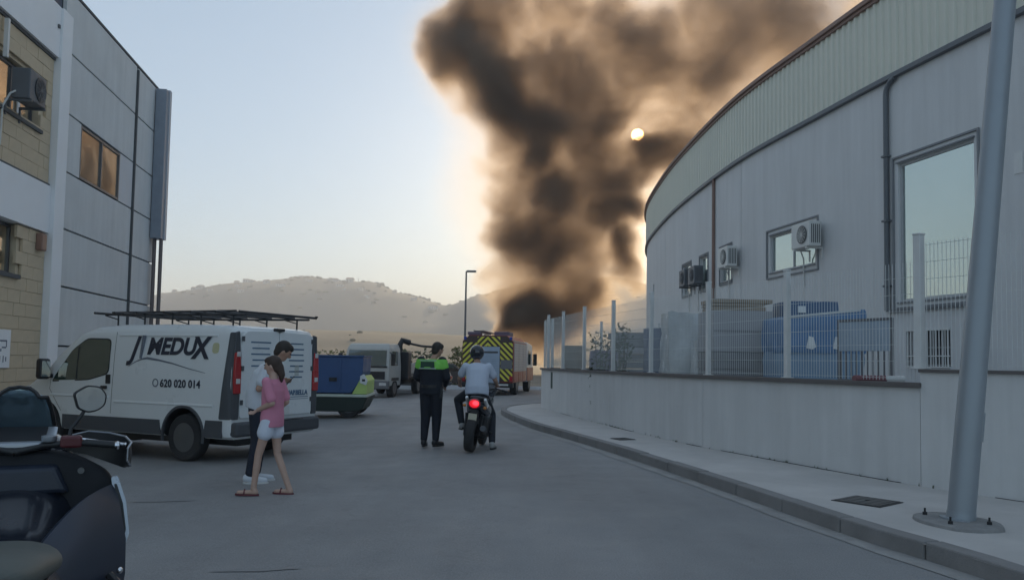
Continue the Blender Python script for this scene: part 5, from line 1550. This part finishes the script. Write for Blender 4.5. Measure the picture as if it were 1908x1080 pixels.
# white flatbed truck facing the camera
ft = empty('flatbed_truck', (-6.0, 33.4, -.12), R(-9), 'white flatbed truck with dark loading crane facing the camera beyond the van', 'truck')
m_tw = mat('truck_white', (0.48, 0.48, 0.46), 0.4, var=0.06, dirt=0.4, dirtcol=(0.35, 0.33, 0.3))
cab = MB().rings([[Vector((s * w_, y, z)) for s, y, z in ((-1, y0, .55), (1, y0, .55), (1, 1.7, .55), (-1, 1.7, .55))] if False else [Vector((-w_, y0, z)), Vector((w_, y0, z)), Vector((w_, 1.7, z)), Vector((-w_, 1.7, z))] for w_, y0, z in ((.96, 0, .5), (.99, -.02, .8), (.99, 0, 1.3), (.93, .22, 2.05), (.86, .34, 2.22), (.8, .45, 2.26))]).build('cab', m_tw, ft, bevel=.04)
def scr(x0, x1, z0, z1, off, nm, m_, bev=.03):
    def yy(z): return 0 + .22 * max(0, (z - 1.3)) / .75
    return MB().rings([[Vector((x0, yy(z0) - off, z0)), Vector((x1, yy(z0) - off, z0)), Vector((x1 * .95, yy(z1) - off, z1)), Vector((x0 * .95, yy(z1) - off, z1))], [Vector((x0, yy(z0) + .01, z0)), Vector((x1, yy(z0) + .01, z0)), Vector((x1 * .95, yy(z1) + .01, z1)), Vector((x0 * .95, yy(z1) + .01, z1))]]).build(nm, m_, ft, bevel=bev * .4)
scr(-.86, .86, 1.34, 1.98, .012, 'windscreen', m_carglass)
MB().box(-.9, .9, -.04, -.005, 1.26, 1.33).build('wiper_panel', m_black, ft)
MB().box(-.82, .82, -.05, -.022, .78, 1.10).build('grille', m_black, ft, bevel=.01)
MB().box(-1.0, 1.0, -.16, .1, .38, .72).build('front_bumper', m_crates, ft, bevel=.04)
for s_ in (-1, 1):
    MB().box(s_ * .62, s_ * .92, -.175, -.15, .52, .64).build('headlight', m_clear, ft, bevel=.02)
    MB().box(s_ * .994, s_ * 1.005, .35, 1.15, 1.35, 1.95).build('side_window', m_carglass, ft, bevel=.01)
    MB().box(s_ * 1.05, s_ * 1.22, .0, .08, 1.35, 1.85).build('door_mirror', m_black, ft, bevel=.03)
    MB().tube([(s_ * .95, .1, 1.9), (s_ * 1.12, .04, 1.82)], .015, 6).build('mirror_arm', m_black, ft)
    for y in (.85, 4.6): wheel_y(ft, s_ * .85, y, .40, .26, s_)
    MB().box(s_ * .62, s_ * 1.0, .35, 1.35, .72, .84).build('mudguard', m_black, ft)
MB().box(-.45, .45, .3, 6.0, .5, .72).build('chassis', m_black, ft)
bed = MB().box(-1.1, 1.1, 2.5, 6.2, .86, 1.0).build('flatbed', m_crates, ft)
for s_ in (-1, 1):
    for y in (2.6, 3.8, 5.0):
        MB().box(s_ * 1.09, s_ * 1.13, y, y + 1.1, 1.0, 1.42).build('drop_side', m_tw, bed)
MB().box(-1.1, 1.1, 6.15, 6.2, 1.0, 1.45).build('tailgate', m_tw, bed)
cr = MB().tube([(0.75, 2.1, .7), (.75, 2.1, 2.2)], .16, 8).build('crane_mast', m_black, ft)
MB().tube([(.75, 2.1, 2.15), (.85, 2.2, 2.45), (1.15, 2.4, 2.35)], .13, 8).build('crane_boom', m_black, cr)
MB().tube([(1.15, 2.4, 2.32), (1.6, 2.7, 2.22), (2.0, 3.0, 2.2)], .05, 8).build('crane_tip', m_black, cr)
MB().box(-.5, 1.25, 1.85, 2.4, .75, 1.95).build('crane_base', m_black, cr, bevel=.05)
MB().box(-.6, .5, 3.0, 5.0, 1.02, 1.5).build('bed_load', mat('rusty_load', (0.16, 0.12, 0.10), .8), ft, bevel=.05)

# low vehicle with a blue body, its end just showing past the van
bv = empty('blue_service_vehicle', (-3.78, 21.3, -.07), R(3), 'low blue vehicle with yellow-green reflective corner and dark bumper, half hidden behind the van', 'vehicle')
m_blueb = mat('blue_body_paint', (0.045, 0.10, 0.24), 0.45, var=0.08, dirt=0.25, dirtcol=(0.05, 0.07, 0.12))
bb = MB().prism([(-4.3, .64), (-.42, .64), (-.2, .95), (-.13, 1.2), (-.12, 1.60), (-4.3, 1.62)], .0, 1.7).build('body', m_blueb, bv, bevel=.03)
MB().box(-4.3, -.10, -.03, 1.73, 1.60, 1.64).build('body_rim', m_blueb, bb)
for x in (-3.4, -2.5, -1.6, -.75): MB().box(x, x + .05, -.025, -.002, .7, 1.58).build('body_rib', m_blueb, bb)
MB().box(-1.0, -.8, -.02, -.002, .95, 1.05).build('latch', m_black, bb)
hv = MB().prism([(-.40, .62), (-.02, .62), (.0, .98), (-.10, 1.12), (-.20, 1.0)], -.03, 1.6).build('corner_panel', m_fy2 if False else mat('reflective_yellow_green', (0.50, 0.66, 0.20), .5), bv, bevel=.02)
MB().prism([(-.20, .92), (-.03, .86), (.01, .98), (-.09, 1.16), (-.19, 1.1)], -.045, -.031).build('corner_lamp', m_vwhite, hv, bevel=.008)
MB().box(-.14, -.06, -.052, -.046, .96, 1.02).build('lamp_lens', m_black, hv)
MB().box(-4.35, -.0, -.05, 1.7, .54, .615).build('bumper_strip', mat('pale_strip', (0.55, 0.60, 0.52), .5), bv, bevel=.015)
MB().prism([(-4.35, .16), (-.42, .16), (-.14, .20), (.02, .54), (-4.35, .54)], -.03, 1.7).build('skirt', mat('dark_green_skirt', (0.018, 0.032, 0.026), .6), bv, bevel=.02)
for x in (-.48, -3.2):
    for y in (.10, 1.6): wheel(bv, x, y, .33, .2, -1 if y < 1 else 1)

# dark hatchback parked behind the flatbed truck
def small_car(loc, rz, label, m_):
    r_ = empty('parked_car', loc, rz, label, 'car')
    b_ = MB().prism(rpoly([(-2.0, .28), (2.0, .28), (2.05, .62), (1.75, .88), (1.0, .95), (.45, 1.38), (-1.2, 1.42), (-1.9, .98), (-2.03, .6)], .12, 3), -.84, .84).build('body', m_, r_, bevel=.05, segs=3)
    for s_ in (-1, 1):
        MB().prism(rpoly([(-1.45, .98), (.82, .96), (.40, 1.32), (-1.15, 1.35)], .06, 2), s_ * .842, s_ * .852).build('side_window', m_carglass, r_)
        for x in (-1.25, 1.25): wheel(r_, x, s_ * .76, .31, .19, s_)
    MB().rings([[Vector((.98, y, .98)) for y in (-.7, .7)] + [Vector((.50, y, 1.36)) for y in (.66, -.66)], [Vector((1.0, y, .99)) for y in (-.7, .7)] + [Vector((.52, y, 1.37)) for y in (.66, -.66)]]).build('windscreen', m_carglass, r_)
    for s_ in (-1, 1):
        MB().box(1.95, 2.06, s_ * .5, s_ * .78, .62, .74).build('headlight', m_clear, r_, bevel=.02)
        MB().box(-2.06, -1.96, s_ * .5, s_ * .78, .62, .78).build('tail_lamp', m_red, r_, bevel=.02)
    return r_
small_car((-5.2, 41.5, -.08), R(160), 'dark hatchback parked between the flatbed truck and the police officer', m_sblack)
small_car((-3.9, 46.5, -.06), R(10), 'brown-grey car parked beyond the far pale kerb', mat('brown_car_paint', (0.09, 0.075, 0.07), .35, coat=.4))

# ------------------------------------------------------------------ street lamps
m_pole = mat('galvanised_steel', (0.30, 0.33, 0.36), 0.45, metal=0.35, var=0.08, scale=2, dirt=0.2, dirtcol=(0.2, 0.21, 0.22))
lp = empty('street_lamp', (3.99, 7.19, .13), 0, 'thick grey lamp post leaning to the right on the near pavement', 'street lamp')
lp.rotation_euler = (0, R(5.7), 0)
MB().lathe([(.113, .0), (.113, .35), (.110, 1.2), (.072, 8.3)], 'z', (0, 0, 0), 32).build('pole', m_pole, lp, smooth=True, ang=60)
MB().lathe([(.17, .004), (.17, .028), (.120, .032), (.116, .09)], 'z', (0, 0, 0), 24).build('flange', m_pole, lp, smooth=True, ang=40)
MB().box(.095, .118, -.045, .045, .72, .98).build('inspection_door', m_pole, lp, bevel=.008)
MB().tube([(0, 0, 8.25), (-.15, 0, 8.6), (-.7, 0, 8.8), (-1.3, 0, 8.85)], .04, 10).build('arm', m_pole, lp, smooth=True)
MB().box(-2.0, -1.25, -.14, .14, 8.78, 8.92).build('lamp_head', m_pole, lp, bevel=.04)
fo = MB(); ring0 = []; ring1 = []; ring2 = []
for k in range(28):
    a = 2 * PI * k / 28; q = 1 + .14 * mnoise.noise(Vector((math.cos(a) * 1.7, math.sin(a) * 1.7, 4)))
    ring0.append(Vector((.33 * q * math.cos(a), .44 * q * math.sin(a), .118))); ring1.append(Vector((.32 * q * math.cos(a), .43 * q * math.sin(a), .150))); ring2.append(Vector((.27 * q * math.cos(a), .37 * q * math.sin(a), .160)))
fo.rings([ring0, ring1, ring2])
fpad = fo.build('lamp_footing', mat('rough_mortar', (0.24, 0.235, 0.23), .9, var=.25, scale=6, bump=.8, bscale=30), None, loc=(3.93, 7.15, 0))
tag(fpad, 'rough oval mortar footing round the foot of the near lamp post', 'footing')
for a in (45, 135, 225, 315):
    x, y = .235 * math.cos(R(a)), .30 * math.sin(R(a))
    MB().lathe([(.022, .158), (.022, .185), (.010, .186), (.010, .22)], 'z', (x, y, 0), 6).build('bolt', m_black, fpad)
fl = empty('street_lamp', (-2.90, 50, 0), 0, 'thin distant street lamp with a flat head, left of the fire engine', 'street lamp')
MB().lathe([(.09, 0), (.075, 2), (.05, 7.05)], 'z', (0, 0, 0), 12).build('pole', m_crates, fl, smooth=True)
MB().tube([(0, 0, 7.0), (.1, 0, 7.06)], .035, 8).build('arm', m_crates, fl)
MB().box(.02, .62, -.13, .13, 7.0, 7.12).build('lamp_head', m_crates, fl, bevel=.03)

# ------------------------------------------------------------------ covers and road wear
m_iron = mat('cast_iron', (0.10, 0.095, 0.09), 0.7, var=0.2, scale=10)
def cover(x, y, a, b, rz, label):
    r_ = empty('manhole_cover', (x, y, .127), rz, label, 'manhole cover')
    MB().box(-a, a, -b, b, 0, .005).build('frame', m_black, r_)
    lid = MB().box(-a * .92, a * .92, -b * .90, b * .90, .0055, .011).build('lid', m_iron, r_)
    for i in range(5): MB().box(-a * .8, a * .8, -b * .75 + i * b * .36, -b * .75 + i * b * .36 + b * .1, .0112, .014).build('rib', m_iron, lid)
    MB().box(-.03, .03, -.012, .012, .0141, .019).build('lift_ring', m_black, lid)
cover(3.62, 8.22, .25, .25, R(40), 'larger square iron cover in the pavement near the lamp post')
cover(2.02, 14.5, .17, .17, R(25), 'small iron cover in the pavement half way to the corner')
def crack(pts, w_, name='road_crack', label='dark tar line across the asphalt'):
    g_ = MB(); vs_ = []
    P_ = spline(pts, .12)
    for i, p in enumerate(P_):
        t = i / (len(P_) - 1)
        d = (P_[min(i + 1, len(P_) - 1)] - P_[max(0, i - 1)]).normalized(); n_ = Vector((-d.y, d.x))
        ww = w_ * math.sin(PI * min(1, max(.04, t))) * (1 + .9 * mnoise.noise(Vector((p.x * 5, p.y * 5, 0))))
        q = n_ * .03 * mnoise.noise(Vector((p.x * 9, p.y * 9, 3)))
        vs_.append([g_.bm.verts.new((p.x + q.x + n_.x * o, p.y + q.y + n_.y * o, gz(p.x) + .005)) for o in (-ww, ww)])
    for a, b in zip(vs_, vs_[1:]): g_.bm.faces.new((a[0], b[0], b[1], a[1]))
    o = g_.build(name, m_tar); tag(o, label, kind='structure')
m_tar = mat('tar_stain', (0.215, 0.213, 0.215), 0.7, var=.2, scale=6)
crack([(-2.1, 5.75), (-1.75, 5.8), (-1.45, 5.85)], .035)
crack([(-4.0, 8.6), (-3.6, 8.65), (-3.3, 8.7)], .03)

# ------------------------------------------------------------------ yard behind the fence
g = MB(); g.face([(3, 3, .10), (60, 3, .10), (60, 60, .10), (1.2, 27, .10), (1.3, 22.5, .10), (2.1, 18.5, .1), (3.0, 14.5, .1), (4.4, 10.5, .1), (5.4, 8.6, .1), (9, 4, .1)])
tag(g.build('yard_floor', m_pave), 'concrete yard behind the boundary wall', kind='structure')
m_gbox = mat('grey_carton', (0.36, 0.36, 0.38), 0.85, var=0.06, scale=2)
m_gbox2 = mat('grey_slats', (0.24, 0.24, 0.25), 0.8, var=0.1)
m_ply = mat('tan_board', (0.30, 0.24, 0.18), 0.8, var=0.15)
m_tarp = mat('blue_tarp', (0.10, 0.21, 0.39), 0.35, var=0.12, scale=2, bump=.6, bscale=7)
m_tarpd = mat('faded_blue_sheet', (0.20, 0.30, 0.42), 0.5, var=0.15, scale=2)
m_wrap = mat('clear_wrap', (0.55, 0.57, 0.58), 0.22, var=0.15, scale=3, bump=1.0, bscale=9)
m_pal = mat('pallet_wood', (0.22, 0.18, 0.14), 0.85, var=0.15)
def pallet(parent, x0, x1, y0, y1, z):
    for i in range(6):
        yy = y0 + (y1 - y0 - .09) * i / 5
        MB().box(x0, x1, yy, yy + .09, z + .10, z + .122).build('pallet_slat', m_pal, parent)
    for x in (x0 + .001, (x0 + x1) / 2 - .04, x1 - .081):
        MB().box(x, x + .08, y0 + .01, y1 - .01, z, z + .099).build('pallet_block', m_pal, parent)
# grey crates: lower slatted crate, upper plain carton, boards on top
r = empty('slatted_crate', (4.25, 15.3, .10), R(4), 'dark grey slatted crate under the plain grey carton behind the fence', 'crate')
pallet(r, -.58, .58, -.5, .5, 0)
MB().box(-.55, .55, -.47, .47, .13, 1.62).build('core', m_gbox2, r)
for i in range(9): MB().box(-.57, .57, -.492, -.472, .16 + i * .165, .16 + i * .165 + .13).build('slat', m_gbox2, r, bevel=.004)
for i in range(9): MB().box(-.575, -.552, -.46, .46, .16 + i * .165, .16 + i * .165 + .13).build('slat', m_gbox2, r)
c = MB().box(-.56, .56, -.5, .5, 0, .76).build('carton', m_gbox, None, bevel=.012, loc=(4.24, 15.3, 1.725)); c.rotation_euler = (0, 0, R(3))
tag(c, 'large plain grey carton stacked on the slatted crate behind the fence', 'box')
MB().box(-.561, .561, -.503, -.501, .36, .40).build('tape', m_gbox2, c)
for i, (dx, w_, h) in enumerate(((0, .50, .07), (-.02, .48, .05), (.05, .56, .07))):
    z = 2.49 + sum((.08, .06, .08)[:i])
    b_ = MB().box(-w_, w_, -.40, .40, 0, h).build('wooden_board', m_ply, None, bevel=.006, loc=(4.20 + dx, 15.25, z)); b_.rotation_euler = (0, 0, R(2 * i))
    tag(b_, ('lowest brown board lying on the grey carton', 'middle brown board lying on the grey carton', 'topmost and longest brown board lying on the grey carton')[i], 'board', 'boards on the grey carton')
# blue wrapped pallets
def wrapped(name, label, cat, x, y, w_, d_, z0, z1, m_, seed, rz=0, slope=0.0, amp=.03):
    g_ = MB(); n = 10
    rs = []
    for j in range(13):
        t = j / 12; z = z0 + (z1 - z0) * t
        ring = []
        per = [(-1, -1), (1, -1), (1, 1), (-1, 1)]
        for e in range(4):
            (ax_, ay), (bx_, by) = per[e], per[(e + 1) % 4]
            for k in range(n):
                u_ = k / n; px_, py = ax_ + (bx_ - ax_) * u_, ay + (by - ay) * u_
                q = amp * mnoise.fractal(Vector((px_ * 1.7 + seed, py * 1.7, z * 2.1)), 1, 2, 4)
                s_ = 1 + q - (.03 if j in (0, 12) else 0)
                ring.append(Vector((px_ * w_ / 2 * s_, py * d_ / 2 * s_, z + slope * px_ * t + (q * .3 if j == 12 else 0))))
        rs.append(ring)
    g_.rings(rs)
    o = g_.build(name, m_, None, smooth=True, ang=35, loc=(x, y, 0)); o.rotation_euler = (0, 0, rz)
    return tag(o, label, cat)
r = empty('blue_pallet_load', (5.15, 13.8, .10), R(3), 'bright blue tarpaulin covered load, the largest thing behind the near fence', 'covered load')
pallet(r, -.66, .66, -.5, .5, 0)
lo = wrapped('lower_wrap', None, None, 0, 0, 1.34, 1.0, .125, 1.62, m_tarpd, 2.2); lo.parent = r
up_ = wrapped('tarpaulin', None, None, 0, 0, 1.38, 1.04, 1.60, 2.27, m_tarp, 5.1, slope=.07, amp=.05); up_.parent = r
MB().prism([(-.68, 2.165), (.60, 2.305), (.60, 2.345), (-.68, 2.20)], -.535, -.515).build('pale_fold', m_wrap, r, bevel=.004)
for x, z in ((-.33, 1.68), (.12, 1.68)):
    MB().prism([(x, z), (x + .10, z - .02), (x + .16, z + .02), (x + .12, z + .18), (x + .04, z + .20)], -.555, -.53).build('white_label', m_vwhite, r, bevel=.003)
cc = wrapped('dark_blue_box', 'dark blue box with a white label behind the bright tarpaulin load', 'box', 5.45, 14.95, .95, .8, .11, 2.66, mat('dull_blue_box', (0.075, 0.14, 0.25), .5, var=.1), 8.3, amp=.012)
MB().box(-.28, -.14, -.42, -.405, 2.45, 2.57).build('label_sheet', m_vwhite, cc)
# clear plastic heap, dark slab stacks, hanging cloth
wrapped('plastic_bundle', 'tall bundle of crumpled clear plastic sheeting behind the fence', 'plastic sheeting', 3.72, 17.2, .9, .9, .11, 2.55, m_wrap, 3.7, amp=.16)
wrapped('plastic_bundle', 'lower bundle of milky plastic with a dark band, beside the tall plastic one', 'plastic sheeting', 3.95, 16.1, .6, .6, .11, 1.95, m_wrap, 6.7, amp=.14)
sl = empty('slab_stack', (2.98, 20.2, .10), R(8), 'stack of dark grey flat slabs beside the leafy plants behind the fence', 'slab stack')
for i in range(12):
    MB().box(-.44, .44, -.42, .42, i * .18, i * .18 + .165).build('slab', m_gbox2 if i % 3 else m_gbox, sl, bevel=.01).location = (random.uniform(-.03, .03), random.uniform(-.03, .03), 0)
wrapped('cloth_cover', 'slate blue covered load between the slab stack and the plastic', 'covered load', 3.27, 18.2, .5, .5, .11, 2.28, mat('slate_blue_cloth', (0.16, 0.19, 0.27), .8, var=.15), 1.1, amp=.06)
wrapped('brown_crate', 'brown crate behind the far end of the fence', 'crate', 1.72, 22.4, .5, .5, .11, 1.95, m_pal, 4.4, amp=.01)
wrapped('lilac_bag', 'lilac sack leaning behind the fence below the plants', 'sack', 2.2, 19.4, .6, .4, .11, 1.78, mat('lilac_cloth', (0.26, 0.23, 0.33), .8, var=.15), 9.4, amp=.1)
pg = empty('site_barrier', (5.22, 11.9, .10), R(-63), 'pale blue panelled barrier with a railed lower half behind the fence', 'barrier')
MB().box(-.45, .45, -.02, .02, 1.62, 2.06).build('panel', mat('pale_blue_panel', (0.33, 0.40, 0.48), .6), pg, bevel=.006)
MB().box(-.45, .45, -.025, .025, 2.062, 2.10).build('top_rail', m_crates, pg)
MB().box(-.45, .45, -.02, .02, 1.15, 1.2).build('lower_rail', m_crates, pg)
for i in range(10): MB().box(-.44 + i * .095, -.42 + i * .095, -.01, .01, 1.2, 1.62).build('bar', m_crates, pg)
for s_ in (-1, 1): MB().box(s_ * .45, s_ * .48, -.02, .02, 0, 2.1).build('leg', m_crates, pg)
rd = empty('red_bundle', (4.66, 10.25, 1.0), 0, 'small red and white rolled bundle just behind the near end of the low wall', 'bundle')
MB().box(-.25, .25, -.1, .1, -.89, .28).build('stand', m_gbox2, rd)
MB().tube([(-.3, 0, .33), (.3, .1, .33)], .05, 8).build('roll', mat('dull_red', (0.20, 0.08, 0.09), .6), rd, smooth=True)
MB().tube([(-.1, .1, .33), (.35, .02, .34)], .04, 8).build('roll', m_white, rd, smooth=True)

# ------------------------------------------------------------------ plants
def leaf_mesh(n, spread, size, seed, droop=.3):
    rnd = random.Random(seed); g_ = MB()
    for i in range(n):
        a = rnd.uniform(0, 2 * PI); r_ = rnd.random() ** .6; h = rnd.random()
        c_ = Vector((math.cos(a) * r_ * spread[0] * (1 - .3 * h), math.sin(a) * r_ * spread[1] * (1 - .3 * h), h * spread[2]))
        c_ += Vector((mnoise.noise(c_ * 3), mnoise.noise(c_ * 3 + Vector((5, 0, 0))), mnoise.noise(c_ * 3 + Vector((0, 5, 0))))) * .12
        d = Vector((rnd.uniform(-1, 1), rnd.uniform(-1, 1), rnd.uniform(-.6, .9))).normalized()
        s_ = d.cross(Vector((rnd.uniform(-1, 1), rnd.uniform(-1, 1), rnd.uniform(-1, 1)))).normalized()
        L_ = size * rnd.uniform(.6, 1.3)
        g_.face([c_, c_ + d * L_ * .5 + s_ * L_ * .22, c_ + d * L_, c_ + d * L_ * .5 - s_ * L_ * .22])
    return g_
m_leaf = mat('leaf_green', (0.07, 0.09, 0.045), 0.7, var=0.4, scale=8)
m_leafy = mat('leaf_yellow_green', (0.14, 0.14, 0.05), 0.7, var=0.4, scale=6)
m_bark = mat('bark', (0.10, 0.08, 0.06), 0.9)
def shrub(x, y, z, spread, n, size, m_, label, seed, group=None, name='shrub', cat='shrub'):
    r_ = empty(name, (x, y, z), 0, label, cat, group)
    st_ = MB(); rnd = random.Random(seed)
    for i in range(6):
        a = rnd.uniform(0, 2 * PI); st_.tube([(0, 0, 0), (math.cos(a) * spread[0] * .3, math.sin(a) * spread[1] * .3, spread[2] * .5), (math.cos(a) * spread[0] * .6, math.sin(a) * spread[1] * .6, spread[2] * .9)], [.025, .015, .006], 5)
    st_.build('stems', m_bark, r_)
    o = leaf_mesh(n, spread, size, seed).build('foliage', m_, r_)
    return r_
shrub(2.1, 19.0, .10, (.32, .3, 2.1), 420, .12, m_leaf, 'leafy potted plant behind the fence, left of the slab stack', 5)
shrub(2.55, 18.7, .10, (.30, .3, 2.25), 420, .13, m_leaf, 'taller leafy plant touching the slab stack behind the fence', 6)
shrub(-3.15, 47.5, 0, (.7, .6, 2.2), 700, .22, m_leafy, 'yellow-green bush immediately left of the fire engine', 15)
rr_ = random.Random(21)
bushes = []
for i in range(14):
    x = -44 + i * 4.6 + rr_.uniform(-1.2, 1.2); y = rr_.uniform(58, 74)
    if -3 < x < 12: continue
    s_ = rr_.uniform(.8, 1.5)
    shrub(x, y, 0, (1.7 * s_, 1.3 * s_, 1.5 * s_), 420, .34, m_leaf if i % 3 else m_leafy, 'low dusty scrub bush on the dry ground beyond the road', 30 + i, 'scrub bushes beyond the road')
# bits of weed along the wall foot and kerb
wd_ = MB(); rnd = random.Random(4)
for i in range(60):
    Y = rnd.choice([rnd.uniform(8, 12), rnd.uniform(12, 20)]); p, t, nn = WALL.at(WALL.uY(Y))
    c_ = Vector((p.x, p.y, .126)) + Vector((nn.x, nn.y, 0)) * rnd.uniform(.005, .05)
    for k in range(4):
        d = Vector((rnd.uniform(-.5, .5), rnd.uniform(-.5, .5), 1)).normalized() * rnd.uniform(.015, .05); s_ = Vector((rnd.uniform(-1, 1), rnd.uniform(-1, 1), 0)).normalized() * .006
        wd_.face([c_ - s_, c_ + s_, c_ + d])
tag(wd_.build('weeds', m_leaf), 'tiny weeds growing along the foot of the wall', 'weeds', kind='stuff')

# ------------------------------------------------------------------ beyond the road: verge, pale kerb, hill houses, ridge trees
m_verge = mat('dry_earth', (0.20, 0.165, 0.125), 0.95, var=0.3, scale=.15, dirt=.6, dirtcol=(0.10, 0.10, 0.065))
g = MB(); n_ = 24
for i in range(n_):
    for j in range(10):
        x0, x1 = -260 + i * 520 / n_, -260 + (i + 1) * 520 / n_
        y0, y1 = 44 + 440 * (j / 10) ** 2, 44 + 440 * ((j + 1) / 10) ** 2
        g.face([(x0, y0, .02 + .0015 * (y0 - 44)), (x1, y0, .02 + .0015 * (y0 - 44)), (x1, y1, .02 + .0015 * (y1 - 44)), (x0, y1, .02 + .0015 * (y1 - 44))])
tag(g.build('verge', m_verge), 'dry earth beyond the road', kind='structure')
g = MB()
for i in range(22):
    x = -14 + i * 1.0
    g_ = MB().box(x, x + .985, 43.7, 43.9, -.1, .16)
    o = g_.build('kerb_stone', m_white_r, None)
    if i == 0:
        fk = o; fk.name = 'far_kerb'; tag(fk, 'pale kerb at the far side of the road', kind='structure')
    else: o.parent = fk
bpy.context.view_layer.update()
houses = MB()
hb_ = MB().box(-6, 6, -4, 4, -4, 5).build('hill_house', mat('white_house', (0.60, 0.59, 0.57), .8), None)
hr_ = MB().rings([[Vector((-6.5, -4.5, 5.02)), Vector((6.5, -4.5, 5.02)), Vector((6.5, 4.5, 5.02)), Vector((-6.5, 4.5, 5.02))], [Vector((-5, 0, 7)), Vector((5, 0, 7)), Vector((5, .1, 7)), Vector((-5, .1, 7))]]).build('roof', mat('tile_roof', (0.30, 0.19, 0.14), .8), hb_)
hd_ = MB().box(-4, -2.5, -4.02, -3.99, .5, 3).box(0, 1.5, -4.02, -3.99, .5, 3).box(3, 4.5, -4.02, -3.99, .5, 3).build('windows_band', m_black, hb_); hd_.name = 'window'
tag(hb_, 'small pale house on the hazy far hillside', 'house', 'pale houses scattered over the far hill')
rnd = random.Random(12); cnt = 0
def hill_z(o, x, y):
    ok, loc, nrm, idx = o.ray_cast(Vector((x, y, 500)), Vector((0, 0, -1)))
    return loc.z if ok else 0
spots = [(-656, 1500), (-640, 1520), (-518, 1560), (-500, 1530), (-454, 1480), (-380, 1500), (-358, 1580), (-345, 1560), (-422, 1600), (-293, 1400), (-270, 1420), (-229, 1560), (-485, 1420), (-698, 1400), (-314, 1460), (-560, 1440), (-575, 1450), (-610, 1550), (-250, 1380), (-180, 1470), (-310, 1530), (-402, 1390), (-545, 1585), (-520, 1380), (-140, 1420), (-590, 1350), (-450, 1330)]
for i, (x, y) in enumerate(spots):
    o = hb_ if i == 0 else copy_tree(hb_)
    o.location = (x, y, hill_z(far_hill, x, y)); o.rotation_euler = (0, 0, rnd.uniform(-.5, .5)); s_ = rnd.uniform(.5, 1.1); o.scale = (s_ * rnd.uniform(.8, 1.5), s_, s_ * rnd.uniform(.7, 1.2))
rt = MB()
for i in range(110):
    x = rnd.uniform(-800, -60) if i < 100 else rnd.uniform(-760, -380); y = 1690 + rnd.uniform(-30, 5); z = hill_z(far_hill, x, y); s_ = rnd.uniform(2, 5)
    rt.ball((x, y, z + s_ * .4), (s_ * rnd.uniform(.7, 1.4), s_, s_ * rnd.uniform(.6, 1.0)), 10, 7)
for i in range(220):
    x = rnd.uniform(-1200, 700); y = rnd.uniform(1250, 1680); z = hill_z(far_hill, x, y); s_ = rnd.uniform(2, 4.5)
    rt.ball((x, y, z + s_ * .3), (s_ * 1.3, s_, s_ * .6), 8, 6)
tag(rt.build('hill_trees', mat('far_trees', (0.05, 0.06, 0.045), .9), smooth=True), 'scattered trees along the far ridge', 'trees', kind='stuff')
nt_ = MB()
for i in range(40):
    x = rnd.uniform(-330, 160); y = rnd.uniform(330, 470); z = hill_z(near_hill, x, y); s_ = rnd.uniform(.5, 1.3)
    nt_.ball((x, y, z + s_ * .3), (s_ * 1.3, s_, s_ * .8), 6, 4)
tag(nt_.build('hill_scrub', mat('near_scrub', (0.06, 0.065, 0.035), .9)), 'scrub dotted over the low brown hill', 'scrub', kind='stuff')
x, y = -326, 1695; z = hill_z(far_hill, x, y)
ms = empty('radio_mast', (x, y, z), 0, 'thin mast standing on the far ridge', 'mast')
MB().tube([(0, 0, -1), (0, 0, 15)], [.9, .4], 6).build('mast_pole', m_crates, ms)
MB().box(-1.5, 1.5, -1, 1, -1, 3).build('mast_hut', m_white, ms)
